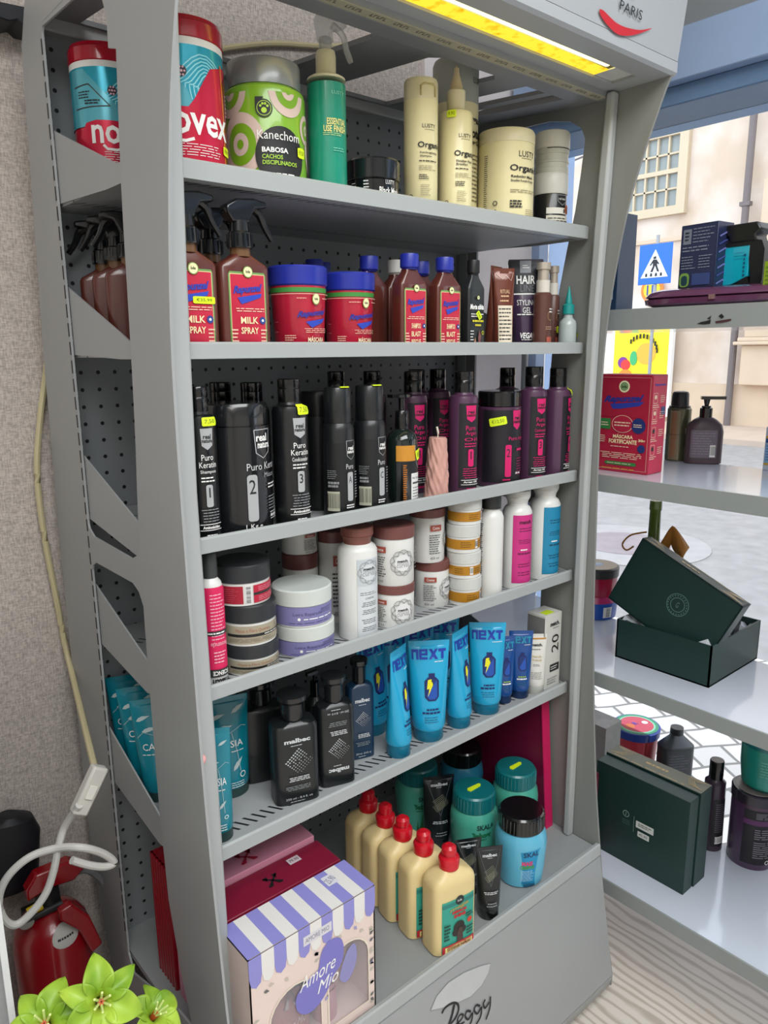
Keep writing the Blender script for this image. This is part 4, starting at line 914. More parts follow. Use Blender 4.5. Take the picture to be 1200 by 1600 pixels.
# purple argan row
PU=M('50304a',.35,coat=.2); PK=ink('cf1266'); PN=ink('17141c')
F=P(701,746,690,580,3,1.013); ag1=keratin(F,'purple shampoo bottle marked 1 beside the pink candle','1',accent=PK,body=PU,panel=PN,group='purple argan hair bottles',kind='Argan',sub='Oil',caph=.17)
xa_,ya_,ra_,ha_,za_=F
F=P(745,813,690,612,3,1.015)
it=jar('hair_mask_jar','large black and purple jar marked 2 with a yellow sticker','jar',F,M('4c2d46',.3,coat=.3),BC,.84,[(0,.94),(.02,1),(.99,1),(1,.97)],[(0,.93),(.05,.98),(.9,.98),(1,.93)],rz=-.35)
d=it.dec(); d.rect(-1.3,1.4,.07,.965,PN); shield(d,.42,.84,.55,.24,PK); d.text('Puro Argan',.5,.61,.06,PK,w=1.1); d.rect(-.2,.1,.14,.54,PK,r=.08); d.text('2',-.05,.44,.1,K_,w=.18); d.bars(.4,.9,.45,.5,1,PK,.6); d.bars(.4,.9,.15,.38,7,ink('8a1450'),.35); d.bars(-.3,.15,.09,.12,1,PK,.6); d.text('Argan',.5,.18,.035,W_,w=.35,bold=.03); d.build(it.o)
it.sticker(-.55,.83,'€12,50',.75,.1,.2)
F=P(811,853,670,573,3,1.013); ag3=keratin(F,'purple bottle with green-rimmed black cap right of the jar marked 2','3',accent=PK,body=PU,panel=PN,group='purple argan hair bottles',kind='Argan',sub='Condicionador',caph=.17,capw=.66)
F=P(849,890,665,575,3,1.013); ag4=keratin(F,'purple bottle turned away with yellow sticker, last on the third shelf','4',accent=PK,body=PU,panel=PN,group='purple argan hair bottles',kind='Argan',sub='Leave-in',caph=.17,capw=.66,rz=.25); ag4.sticker(.25,.95,'7.50',.5,.09,.6)
for i,(dx,dy,t) in enumerate(((-.06,.085,'left of the purple bottle marked 1 and behind the candle'),(-.105,.16,'in deep shadow behind the dark glass pump bottle'),(-.16,.21,'far back, left of the dark glass pump bottle'),(.03,.17,'far back, its cap showing above the bottle marked 1'),(.085,.16,'far back, its cap showing left above the jar marked 2'))):
    copy_thing(ag1.o,xa_+dx,ya_+dy,za_,'purple bottle '+t)
x_,y_,r_,h_,z_=P(785,812,590,570,3,1.12); copy_thing(ag1.o,x_,y_+.01,z_,'purple bottle far back, its cap showing right above the jar marked 2')

# ---------------------------------------------------------------- SHELF 4
WB=M('d9dad6',.35,coat=.15); 
x,y,r,h,z=P(312,351,960,868,4,1.013); x=max(x,.494+r)
it=Item('hair_treatment_bottle','white bottle with upside-down pink label and black cap beside the post','bottle',x,y,z)
it.body([(0,.93),(.01,1),(.9,1),(.96,.85),(1,.55)],r,h*.82,WB); it.body([(0,.58),(.05,.62),(.95,.62),(1,.55)],r,h*.18,M('3b3e40',.4),name='cap',z0=h*.82,store=False)
d=it.dec(); d.rect(-1.2,.9,.12,.93,ink('d41c58')); d.bars(-.6,.7,.45,.88,14,ink('f0b0c4'),.3); d.rect(-1.2,.9,.50,.54,ink('2a2c2e')); d.bars(-.9,.6,.51,.53,1,W_,.6); d.text('Reconstrução',.0,.42,.05,ink('f3c8d4'),w=1.4,rot=PI); d.bars(-.5,.6,.24,.36,4,ink('f0b0c4'),.4); d.rect(-1.2,.9,.12,.19,ink('2a2c2e')); d.text('SCIENCE',.0,.155,.04,W_,w=1.3,rot=PI,bold=.02); d.text('match',-.05,.07,.065,K_,w=1.3,rot=PI,bold=.04); d.build(it.o)
def flatjar(name,label,F,lidc,bodyc,art,lf=.45,group=None,lp=1.0,rz=0):
    x,y,r,h,z=F; it=Item(name,label,'jar',x,y,z,group,rz-.15)
    it.body([(0,.93),(.03,.97),(.97,.97),(1,.95)],r,h*(1-lf),bodyc); it.body([(0,lp),(.05,1.0),(.92,1.0),(1,.95)],r,h*lf,lidc,name='lid',z0=h*(1-lf),store=False)
    d=it.dec(); art(d); d.build(it.o); return it
DG=M('2b2e31',.4)
def art_beige(d):
    d.rect(-PI,PI,.12,.88,ink('a39a85')); d.text('Massa e Fibra Química',-.2,.68,.16,ink('a0604a'),w=1.3); d.rect(-1.2,1.3,.42,.54,ink('1d1e1f')); d.bars(.2,1.0,.45,.51,1,W_,.5); d.bars(-1.1,.9,.2,.36,3,ink('6f6958'),.3); d.text('X',.75,.72,.14,K_,w=.1)
def art_red(d):
    d.rect(-1.3,-.35,.12,.88,ink('a1182f')); d.barcode(-.28,-.05,.15,.85,ink('dddddb'),K_,True); d.rect(.02,1.5,.12,.88,ink('b51b38')); d.rect(.02,1.5,.45,.56,ink('26272a')); d.bars(.2,1.2,.6,.82,3,ink('e08a9c'),.35); d.bars(.2,1.2,.18,.4,3,ink('e08a9c'),.35); d.bars(-1.2,-.5,.2,.8,7,ink('b8485a'),.3)
x,y,r,_,z=P(349,437,1040,1000,4,1.013); hj=.062
e3=(zf(x,y,r,1011)-z); hj=e3
flatjar('hair_mask_jar','flat white jar with beige label and dark lid, bottom of the three-jar stack',(x,y,r,hj,z),DG,WB,art_beige,.42,'flat jars with dark lids')
z2=z+hj; h2=zf(x,y,r,948)-z2
flatjar('hair_mask_jar','flat white jar with beige label and dark lid, middle of the three-jar stack',(x-.002,y,r*.99,h2,z2),DG,WB,art_beige,.42,'flat jars with dark lids')
z3_=z2+h2; h3_=zf(x-.008,y,r,887)-z3_
flatjar('hair_mask_jar','flat white jar with red label and barcode, top of the three-jar stack',(x-.008,y+.004,r*.985,h3_,z3_),DG,WB,art_red,.42,'flat jars with dark lids')
def art_purple(d):
    d.rect(-PI,PI,.10,.97,ink('7b78a8')); d.text('Loiro Reparado',-.25,.62,.2,ink('3a3a68'),w=1.0); d.disc(-.55,.42,.05,W_,ratio=1); d.bars(-.4,.8,.36,.46,1,W_,.45); d.bars(-.9,.7,.2,.26,1,ink('4a4a7a'),.4); d.bars(.2,.8,.6,.85,3,ink('4a4a7a'),.3)
WL=M('c9cfca',.4)
x,y,r,_,z=P(428,523,1000,985,4,1.013); hj=zf(x,y,r,1000)-z; hj=zf(x,y,r,982)-z
flatjar('hair_mask_jar','white jar with lilac label and white lid, lower of two stacked',(x,y,r,hj,z),WL,WB,art_purple,.45,'lilac labelled jars')
z2=z+hj; h2=zf(x-.003,y,r,925)-z2
flatjar('hair_mask_jar','white jar with lilac label and white lid, upper of two stacked',(x-.003,y,r*.98,h2,z2),WL,WB,art_purple,.42,'lilac labelled jars')
BL_=M('70433f',.4)
def curls(d,u,v,R_,k=9):
    q=d.r/d.H
    for i in range(k):
        a=i*2*PI/k
        pts=[]
        for j in range(9):
            t=j/8; ang=a+t*1.6; rr=R_*(.62+.38*math.sin(t*PI)); pts.append((u+rr*math.cos(ang),v+rr*q*math.sin(ang)))
        d.stroke(pts,.022,ink('77797a'),3); 
        pts=[(u+(p_[0]-u)*.9,v+(p_[1]-v)*.9) for p_ in pts]; d.stroke(pts,.012,ink('a3a5a6'),3)
def match_logo(d,u,v,s):
    q=d.r/d.H; d.text('match.',u,v+.12*s*q,.17*s*q,K_,w=.75*s,bold=.04,layer=5); d.text('CIENCIA DAS',u,v-.02*s*q,.07*s*q,ink('6a6c6e'),w=.8*s,layer=5); d.text('curvas',u,v-.18*s*q,.2*s*q,ink('8b8d8e'),w=.85*s,layer=5)
# match curls bottle
x,y,r,h,z=P(528,590,920,828,4,1.013)
it=Item('curl_shampoo_bottle','tall white bottle with brown flip cap and grey curl label','bottle',x,y,z,rz=-.4)
it.body([(0,.95),(.01,1),(.92,1),(.96,.9),(.99,.68),(1,.66)],r,h*.86,WB); it.body([(0,.68),(.3,.70),(.5,.8),(.52,.78),(.55,.82),(.95,.82),(1,.78)],r,h*.16,M('7a4a40',.4),name='cap',z0=h*.84,store=False)
d=it.dec(); d.rect(-.3,.95,.05,.86,ink('cfd5d8'),layer=1); d.rect(-.28,.93,.58,.85,ink('c0c8cc'),layer=2); curls(d,.35,.72,.62,8); d.disc(.35,.72,.42,ink('d0d6d9'),4); match_logo(d,.35,.735,.9); d.bars(-.15,.85,.48,.52,2,ink('6a6c6e'),.3,3); d.text('CREME',.35,.45,.02,ink('6a6c6e'),w=.5,layer=3)
for v_ in (.36,.28,.18,.1): d.bars(-.1,.8,v_,v_+.055,3,ink('55575a'),.35,3,True)
d.build(it.o)
def curl_jar(label,F,u=0.0,lf=.26,upside=False):
    def art(d):
        curls(d,u,.5,.62); d.disc(u,.5,.4,ink('dcdddd'),4); match_logo(d,u,.5,.75); d.bars(u+.75,u+1.15,.3,.8,6,ink('8a8c8e'),.3); 
        d.rect(u-1.45,u-.8,.72,.85,ink('9c4a3c')); d.text('Creme',u-1.12,.785,.07,W_,w=.4); d.bars(u-1.5,u-.8,.2,.65,9,K_,.35); d.text('450 ml',u-1.2,.12,.06,K_,w=.5)
    return flatjar('curl_mask_jar',label,F,BL_,WB,art,lf,'white curl jars with brown lids')
x,y,r,_,z=P(583,648,950,900,4,1.013); h1=zf(x,y,r,917)-z
curl_jar('white curl jar with brown lid, lower of the pair beside the brown-capped bottle',(x,y,r,h1,z),-.1,.20)
z2=z+h1; h2=zf(x,y,r,825)-z2; curl_jar('white curl jar with brown lid, upper of the pair beside the brown-capped bottle',(x-.001,y,r*1.01,h2,z2),-.1,.2)
x,y,r,_,z=P(646,702,930,900,4,1.05); h1=zf(x,y,r,879)-z
curl_jar('white curl jar with brown lid, lower of the pair beside the gold-banded stack',(x,y,r,h1,z),.45,.2)
z2=z+h1; h2=zf(x-.012,y,r,797)-z2; curl_jar('white curl jar with brown lid, upper of the pair beside the gold-banded stack',(x-.013,y,r*.97,h2,z2),1.0,.16)
x,y,r,_,z=P(440,497,870,850,4,1.14); h1=zf(x,y,r,868)-z
curl_jar('dim white curl jar at the back, lower of the pair behind the lilac jars',(x,y,r,h1,z),1.3,.2)
h2=min(.085,.235-h1-.03); curl_jar('dim white curl jar at the back, upper of the pair behind the lilac jars',(x,y,r,h2,z+h1),1.3,.2)
x,y,r,_,z=P(496,548,870,850,4,1.12); curl_jar('dim tall white curl jar behind the brown-capped bottle',(x,y,r*1.02,.185,z),.9,.12)
# gold-banded small jars
def art_gold(d):
    d.rect(-PI,PI,.25,.85,ink('b07a14')); d.bars(-.9,-.2,.35,.75,3,ink('6b4a10'),.35); d.barcode(.0,.22,.3,.8,W_,K_); d.bars(.3,.9,.35,.75,3,ink('6b4a10'),.35)
x,y,r,_,z=P(699,752,920,900,4,1.013); zz=z; tops=(905,865,822,780)
for i,t in enumerate(tops):
    xx=x+(.0,-.003,-.006,-.003)[i]; h_=zf(xx,y,r,t)-zz
    flatjar('small_mask_jar','small white jar with gold band, %s of the stack of four'%('bottom one','second from bottom','third from bottom','top one')[i],(xx,y,r,h_,zz),M('c9cbc6',.35),WB,art_gold,.42,'small gold-banded jars',rz=(.4,-.3,.1,.5)[i]); zz+=h_
# white bottles
def white_bottle(name,label,F,capm,art,rz=0,capf=.13,flare=True):
    x,y,r,h,z=F; it=Item(name,label,'bottle',x,y,z,'white hair care bottles on the fourth shelf',rz)
    it.body([(0,.95),(.01,1),(.9,1),(.95,.86),(.975,.68),(1,.68)],r,h*(1-capf),WB); it.body([(0,.68),(.2,.72),(.45,.84),(.5,.82),(.53,.86),(.95,.86),(1,.82)] if flare else [(0,.78),(1,.78)],r,h*capf,capm,name='cap',z0=h*(1-capf),store=False)
    d=it.dec(); art(d); d.build(it.o); return it
white_bottle('shampoo_bottle','white bottle turned sideways with black cap beside the gold-banded stack',P(747,786,860,776,4,1.013),M('2b2d2e',.4),lambda d:(d.bars(-1.95,-1.5,.1,.85,34,K_,.4)),rz=.0,flare=False)
def art_c(c1,c2,t):
    def f(d):
        d.rect(-.55,1.2,.08,.88,ink(c1)); 
        if t: d.text('match.',.35,.80,.045,ink('4a1030'),w=.95,bold=.04,layer=3)
        for a_,n_ in ((.68,2),(.54,3),(.40,1),(.26,2),(.16,2)): d.bars(-.2,.9,a_,a_+.06,n_,ink(c2),.35,3,True)
        d.bars(.0,.6,.46,.49,1,W_,.5,4)
    return f
white_bottle('shampoo_bottle','white bottle with shiny pink label and white cap on the fourth shelf',P(784,830,850,769,4,1.013),M('cfd0cc',.35),art_c('c42c7c','6e1246',True),rz=-.6)
white_bottle('shampoo_bottle','white bottle with shiny blue label, last on the fourth shelf',P(826,874,835,757,4,1.013),M('cfd0cc',.35),art_c('1781a8','0c4a66',False),rz=-.42)
# ---------------------------------------------------------------- SHELF 5
TE=M('0c7d90',.25,coat=.3); TE2=M('0a5563',.4)
def leaf_art(d):
    d.text('CASIA',.0,.50,.07,W_,w=1.3); d.bars(-.7,.7,.41,.43,1,W_,.4)
    for u,v,a in ((-.5,.8,.3),(.5,.86,.5),(.3,.28,.9),(-.2,.68,.2)):
        c,s_=math.cos(a),math.sin(a); q=d.r/d.H
        d.poly([(u+(x*c-y*s_)*.4,v+(x*s_+y*c)*.4*q) for x,y in ((-1,0),(-.5,.28),(.1,.32),(1,0),(.1,-.2),(-.5,-.22))],ink('b9c9c9'))
    d.stroke([(-.9,.6),(-.5,.66),(0,.62),(.6,.68),(.9,.66)],.03,ink('a9c4c6')); d.stroke([(.1,.62),(.3,.4),(.4,.2)],.03,ink('a9c4c6'))
    d.ring(.5,.16,.16,.05,ink('cfe0e0')); d.bars(-.1,.7,.03,.1,3,ink('cfe0e0'),.35)
def teal(label,x,y,z,r,h,rz,tx=0,ty=0):
    it=tube_item('body_lotion_tube',label,x,y,z,r,h,TE,M('26403f',.4),.09,1.12,'teal body lotion tubes',rz,tx=tx,ty=ty)
    d=it.dec(); leaf_art(d); d.build(it.o); return it
x,y,r,h,z=Pt(316,357,1270,1140,5,1.02); x=max(x,.5+r)
teal('teal lotion tube with leaf print, nearest the front post on the fifth shelf',x,y,z,r,h,-.5)
x,y,r,h,z=Pt(326,388,1180,1088,5,1.12)
teal('teal lotion tube with leaf print, taller looking one behind the post tube',x,y,z,r,h,-.3)
# the row seen through the left side window
for i,(yy,xx) in enumerate(((1.225,.502),(1.29,.503),(1.352,.506))):
    teal('teal lotion tube in the row seen through the left side opening, %s from the front'%('first','second','third')[i] ,xx,yy,z+.002,r*.95,h*1.0,-.5,-.06,-.06)
# malbec bottles
MK=M('15191b',.35,coat=.2); MN=M('12304a',.35,coat=.2)
def malbec(label,F,mat,flip=False,art=True,rz=-.3):
    x,y,r,h,z=F; it=Item('body_wash_bottle',label,'bottle',x,y,z,'dark rectangular body wash bottles',rz)
    it.body([(0,.95,.92),(.01,1,1),(.93,1,1),(.97,.92,.9),(1,.5,.65)],r,h*.76,mat,.62,4.5)
    it.body([(0,.45),(.06,.48),(.12,.5),(.6,.5),(.75,.58),(.8,.66),(.97,.66),(1,.6)],r,h*.24,M('17191b',.22,coat=.4),name='cap',z0=h*.76,store=False)
    if art:
        d=it.dec(); g=ink('c9ced0'); rt=PI if flip else 0
        f=(lambda v:1-v) if flip else (lambda v:v)
        d.text('malbec',.0,f(.80),.055,g,w=1.15,bold=.04,rot=rt); d.bars(-.3,.3,f(.74)-.008,f(.74)+.008,1,g,.5)
        for i in range(8):
            for j in range(8):
                a=(i-3.5)*.11; b=(j-3.5)*.11; u=.05+(a-b)*.75; v=(a+b)*.75*r/(h*.76); 
                if (i*7+j*3)%11==0: continue
                s_=.016+.022*(j/7); d.poly([(u-s_*1.3,f(.54)+v),(u,f(.54)+v+s_*r/(h*.76)),(u+s_*1.3,f(.54)+v),(u,f(.54)+v-s_*r/(h*.76))],g,4)
        d.bars(-.5,.55,f(.33)-.03,f(.33)+.03,3,g,.5,None,True); d.bars(-.6,.55,f(.22)-.03,f(.22)+.03,3,ink('8d9598'),.35,None,True); d.text('250 ml - 8.4 fl. oz',0,f(.09),.025,g,w=1.2,rot=rt); d.bars(-.4,.3,f(.05)-.006,f(.05)+.006,1,g,.5); d.build(it.o)
    return it
def Pr(pl,pr,mid,top,sh,y0): 
    x,y,r,h,z=P(pl,pr,mid,top,sh,y0); return x,y,r*1.0,h,z
m1=malbec('black body wash bottle on the fifth shelf, left of its upside-down twin',Pr(424,496,1210,1098,5,1.013),MK)
m2=malbec('black body wash bottle standing with its print upside down',Pr(494,552,1170,1066,5,1.013),MK,True)
m3=malbec('navy body wash bottle beside the black pair',Pr(541,583,1130,1037,5,1.06),MN)
x,y,r,h,z=Pr(420,470,1110,1050,5,1.12)
malbec('plain black body wash bottle in shadow behind the left black one',(m1.o.location.x/S-.005,m1.o.location.y/S+.10,m1.secs[1][1],.2,ZS[5]),MK,art=False)
x,y,r,h,z=P(476,508,1100,1075,5,1.12); 
it=Item('pump_lotion_bottle','black pump bottle in shadow between the two black body wash bottles','bottle',x,y,z)
it.body([(0,.95),(.02,1),(.9,1),(1,.5)],r,.135,MK); it.body([(0,.45),(1,.42)],r,.03,BC,name='collar',z0=.135,store=False)
MB().loft([(.165,.15*r,.15*r),(.18,.15*r,.15*r)],BC,12).box((-.9*r,-.2*r,.18),(.4*r,.2*r,.188),BC).build('pump_head',it.o,bevel=.001)
# NEXT tubes
NB=M('1ca3cf',.3,coat=.25); NC=M('126f8c',.35); ND=M('12488c',.28,coat=.3)
NK=ink('10205e')
def next_art(d,dark=False):
    a=ink('1538a0') if not dark else ink('1d86a8')
    # block letters n e X T
    q=d.r/d.H; v0,v1=.80,.91; L=.48; x0=-.98
    th=.13
    def blk(u0,u1,a0,a1): d.rect(u0,u1,v0+(v1-v0)*a0,v0+(v1-v0)*a1,a,layer=4)
    blk(x0,x0+th,0,1); blk(x0,x0+L-.04,.72,1); blk(x0+L-.04-th,x0+L-.04,0,1)
    x1=x0+L; blk(x1,x1+th,0,1); blk(x1,x1+L-.06,.78,1); blk(x1,x1+L-.06,0,.22); blk(x1,x1+L-.06,.4,.6); blk(x1+L-.06-th*.8,x1+L-.06,.4,1)
    x2=x0+2*L; d.poly([(x2,v0),(x2+.15,v0),(x2+L-.02,v1),(x2+L-.17,v1)],a,4); d.poly([(x2,v1),(x2+.15,v1),(x2+L-.02,v0),(x2+L-.17,v0)],a,5)
    x3=x0+3*L; blk(x3,x3+L,.72,1); blk(x3+L/2-.08,x3+L/2+.08,0,1)
    d.bars(.25,.95,.765,.78,1,W_,.5,4)
    u,v=.1,.50; hh_=.30
    O=[(u-.2,v+hh_*.36),(u+.2,v+hh_*.36),(u+.38,v+hh_*.22),(u+.38,v-hh_*.36),(u+.2,v-hh_*.5),(u-.2,v-hh_*.5),(u-.38,v-hh_*.36),(u-.38,v+hh_*.22)]
    d.poly(O,NK,4); d.rect(u-.16,u+.16,v+hh_*.34,v+hh_*.5,NK,layer=4)
    d.poly([(u+(x-u)*.78,v-.02+(y-v+.02)*.84) for x,y in O],ink('12306e'),5); d.poly([(u+.25,v+.08),(u+.28,v-hh_*.36),(u+.12,v-hh_*.44),(u-.14,v-hh_*.44),(u-.28,v-hh_*.3)],ink('1d4fa8'),6)
    if not dark: d.poly([(u-.02,v+.09),(u-.2,v+.08),(u-.26,v-.02),(u-.14,v-.015),(u-.22,v-.10),(u+.06,v+.03),(u-.04,v+.025)],ink('e6e020'),7)
    d.bars(-.3,.5,.24,.27,1,NK if not dark else ink('9ab840'),.6,5,True); d.bars(-.5,.6,.20,.235,1,NK if not dark else W_,.6,5,True); d.bars(-.4,.5,.10,.18,3,ink('0f5f80'),.3,5,True)
def nxt(label,pl,pr,mid,top,y0,rz,tx=0,ty=0,dark=False,wide=1.22):
    x,y,r,h,z=Pt(pl,pr,mid,top,5,y0); r/=1.08
    it=tube_item('cream_tube',label,x,y,z,r,h,NB if not dark else ND,NC if not dark else M('0b2c55',.35),.12,wide,'blue squeeze cream tubes',rz,tx=tx,ty=ty,capr=.9)
    d=it.dec(); next_art(d,dark); d.build(it.o); return it
n1=nxt('bright blue cream tube turned edge-on, first of the blue tube row',600,645,1110,1012,1.012,.35)
n2=nxt('bright blue cream tube facing forward, second of the front row',641,698,1080,1000,1.014,-.62)
n3=nxt('bright blue cream tube turned aside, third of the front row with yellow dot',696,740,1060,983,1.014,.25)
n4=nxt('bright blue cream tube facing forward, right end of the bright blue row',735,786,1040,972,1.014,-.75)
n3.sticker(1.1,.66,'5.9',.35,.06,1.3)
n5=nxt('dark blue cream tube next to the bright blue row',773,803,1040,994,1.03,-.55,dark=True)
n6=nxt('dark blue cream tube beside the white and grey boxes',796,830,1035,985,1.02,-.7,dark=True)
L=n2.o.location
for i,(dx,dy,t) in enumerate(((-.075,.10,'behind, left end of the back row'),(-.01,.11,'behind the first pair of front tubes'),(.06,.10,'behind the middle of the front row'),(.125,.09,'behind the right end tube'))):
    copy_thing(n2.o,L.x/S+dx,L.y/S+dy,L.z/S-ZF+(0 if i else 0),'bright blue cream tube in the second row, '+t,rz=(.1,-.5,-.3,-.6)[i])
# match box and small tube
a=on(2,ZS[5],850,1092); 
xa=on(1,1.022,851,1010).x; xb=1.441; yb=on(0,xa,823,1000).y; hb=zat(xa,1.022,964)-ZS[5]; WX=(xb-xa)/2; WY=(yb-1.022)/2
it=Item('hair_oil_box','white and grey upright box with large sideways 20 at the shelf end','box',(xa+xb)/2,(yb+1.022)/2,ZS[5])
MB().box((-WX,-WY,0),(WX,WY,hb),M('cfcfc9',.4)).build('carton',it.o,bevel=.001)
it.secs=[(0,WX,WY,40),(hb,WX,WY,40)]; it.r=WX; it.H=hb; it.z0=0; it.n=40
d=it.dec(); d.text('match.',.15,.87,.06,K_,w=1.1,bold=.04); d.bars(-.1,.7,.8,.82,1,ink('77797a'),.5); d.text('20',.25,.60,.14,ink('17181a'),w=1.4,rot=PI/2,bold=.0); d.rect(-.3,.8,.22,.32,ink('2a2b2c')); d.bars(-.2,.7,.24,.3,2,W_,.3); d.bars(-.6,.8,.05,.15,3,ink('77797a'),.3); d.build(it.o)
d=Dec(WY,hb,lambda u,z_,o_:(-WX-o_,-u,z_),(),False); d.rect(-.95,.95,.03,.97,ink('7c7d7b')); d.build(it.o,'side_print')
MB().box((-.02,-.02,hb),(.01,.0,hb+.001),M('c9dd2a',.6)).build('price_sticker',it.o)
x,y,r,h,z=Pt(821,853,1045,990,5,1.012)
it=tube_item('hair_mask_tube','small white tube with gold line in front of the grey box',x,y,z,r*.92,h,M('d8d7d0',.35),M('b9bab4',.35),.13,1.1,rz=-.7)
d=it.dec(); d.rect(-1.1,1.1,.90,.93,ink('b8863a')); d.text('match.',0,.80,.055,K_,w=1.1,bold=.04); d.bars(-.5,.6,.70,.73,1,K_,.4); d.text('Nutrição',0,.58,.05,ink('b89a4a'),w=.9); d.text('Profunda',0,.52,.045,ink('b89a4a'),w=.9); d.bars(-.4,.4,.4,.45,2,ink('77797a'),.3); d.bars(-.6,.6,.15,.3,4,ink('77797a'),.25); d.build(it.o)

# ---------------------------------------------------------------- BASE DECK
ZB=-1.2
# gift box with striped awning print
x0,x1,y0,y1,zt=.486,.747,.906,.995,-.940; W2=(x1-x0)/2; H2=zt-ZB
it=Item('gift_box','pastel window gift box with lilac and white striped awning print','box',(x0+x1)/2,(y0+y1)/2,ZB)
pb_m=M('e6d2ca',.45); D2=(y1-y0)/2
mb=MB(); t=.003
mb.box((-W2,-D2,0),(W2,D2,t),pb_m); mb.box((-W2,D2-t,0),(W2,D2,H2),pb_m); mb.box((-W2,-D2,0),(-W2+t,D2,H2),pb_m); mb.box((W2-t,-D2,0),(W2,D2,H2),pb_m); mb.box((-W2,-D2,H2-t),(W2,D2,H2),pb_m)
def arch(cx,w_,z0_,z1_,k=10):
    r_=w_/2; return [(cx-r_,z0_),(cx+r_,z0_)]+[(cx+r_*math.cos(a*PI/k),z1_-r_+r_*math.sin(a*PI/k)) for a in range(k+1)]
# front with two arched windows cut out
b=bmesh.new()
def loop(pts):
    vs=[b.verts.new((p[0],-D2,p[1])) for p in pts]
    return [b.edges.new((vs[i],vs[(i+1)%len(vs)])) for i in range(len(vs))]
outer=[(-W2,0),(W2,0),(W2,H2),(-W2,H2)]; wA=arch(-.045,.105,.012,.162); wB=arch(.068,.092,.025,.178)
es=loop(outer)+loop(wA)+loop(wB); bmesh.ops.triangle_fill(b,edges=es,use_beauty=True)
b.verts.index_update(); mb.add([v.co[:] for v in b.verts],[tuple(v.index for v in f_.verts) for f_ in b.faces],pb_m); b.free()
mb.build('carton',it.o,ang=20)
fl=M('d6d4dc',.08,0,0,trans=.0,alpha=.16)
mb=MB(); mb.prism(wA,1,-D2+.001,-D2+.0014,fl); mb.prism(wB,1,-D2+.001,-D2+.0014,fl); mb.build('window_film',it.o)
d=Dec(W2,H2,lambda u,z_,o_:(u,-D2-o_,z_),(),False)
LV=ink('8e8cd0'); WW=ink('e4e2de'); vA=lambda z_:z_/H2
n_=11; wdt=2/ n_
for i in range(n_):
    u0=-1+i*wdt; c_=LV if i%2==0 else WW; 
    u0=-1+i*wdt*1.0; d.poly([(u0,.999),(u0,.86),(u0+wdt*.12,.80),(u0+wdt*.5,.775),(u0+wdt*.88,.80),(u0+wdt,.86),(u0+wdt,.999)],c_,2)
for w_ in (wA,wB): d.stroke([(p[0]/W2,p[1]/H2) for p in w_]+[(w_[0][0]/W2,w_[0][1]/H2)],.025,ink('e6dccb'),3)
d.poly([tuple(p)[:2] for p in spline([(a_,b_,0) for a_,b_ in ((.02,.62),(.08,.74),(.22,.79),(.38,.76),(.44,.67),(.40,.56),(.26,.50),(.16,.42),(.0,.35),(-.18,.34),(-.33,.41),(-.34,.52),(-.2,.58),(.02,.62))],4)][:-1],ink('7c78c4'),5); d.poly([tuple(p)[:2] for p in spline([(a_,b_,0) for a_,b_ in ((.40,.52),(.5,.62),(.63,.64),(.66,.52),(.58,.42),(.46,.38),(.36,.44),(.40,.52))],4)][:-1],ink('8f8dc0'),4)
d.text('Amore',.0,.60,.10,W_,w=.60,shear=.5,layer=7,rot=.1); d.text('Mio',.16,.49,.09,W_,w=.36,shear=.5,layer=7,rot=.1)
d.rect(-.2,.25,.86,.93,ink('d8d6dc'),layer=4); d.text('AMORE MIO',.02,.895,.035,ink('77768c'),w=.38,layer=5)
for i in range(34):
    u=random.choice((-.93,.93,.14,random.uniform(-.9,.9))) if i<30 else 0; v=random.uniform(.04,.72)
    if -.85<u<.05 or .2<u<.86: v=random.uniform(.70,.77)
    a=random.uniform(-1,1); q=W2/H2; c,s_=math.cos(a),math.sin(a)
    d.poly([(u+(x*c-y*s_)*.045,v+(x*s_+y*c)*.045*q) for x,y in ((-1,0),(-.2,.6),(1,0),(-.2,-.6))],random.choice([ink('b9b4a8'),ink('a09cc0'),ink('6b6a6c'),ink('c4bcae')]),3)
d.build(it.o)
d=Dec(W2,D2*2,lambda u,z_,o_:(u,-D2+z_,H2+o_),(),False)
for i in range(n_): u0=-1+i*wdt; d.rect(u0,u0+wdt,0,1,LV if i%2==0 else WW,layer=2)
d.rect(.50,.68,.55,.85,ink('dcdce4'),layer=4); d.text('25.90',.59,.70,.16,ink('77768c'),w=.15,layer=5,rot=.3); d.build(it.o,'top_print')
# contents seen through the windows
gx,gy=it.x,it.y
bt=Item('perfume_bottle','dusty pink heart-shouldered bottle with silver bow inside the striped gift box','bottle',gx-.045,gy,ZB+.004)
bt.body([(0,.9,.9),(.02,1,1),(.5,1.05,1),(.8,.95,.9),(.95,.6,.6),(1,.3,.4)],.047,.135,M('a3716c',.15,coat=.6),.6,3)
d=bt.dec(); d.text('Amore Mio',0,.45,.12,ink('d9c4c0'),w=1.3,shear=.4); d.build(bt.o)
MB().loft([(.135,.008,.008),(.137,.011,.011),(.15,.011,.011)],M('b9b9bd',.15,.9),16).build('neck',bt.o)
mb=MB()
for s_ in (-1,1): mb.prism([(0,.138),(s_*.028,.155),(s_*.03,.128)],1,-.03,-.024,M('b9b9bd',.15,.9)); mb.prism([(0,.138),(s_*.014,.10),(s_*.006,.10)],1,-.03,-.026,M('b9b9bd',.15,.9))
mb.build('bow',bt.o)
tb=tube_item('hand_cream_tube','pale pink cream tube inside the striped gift box',gx+.047,gy+.003,ZB+.004,.023,.15,M('d9a4b0',.35),M('d9a4b0',.35),.1,1.2)
d=tb.dec(); d.disc(.1,.78,.7,ink('7c78c4'),ratio=.8); d.bars(-.7,.7,.3,.55,3,ink('8d6a70'),.3); d.text('Mio',.1,.8,.08,W_,w=.6,shear=.4,layer=5); d.build(tb.o)
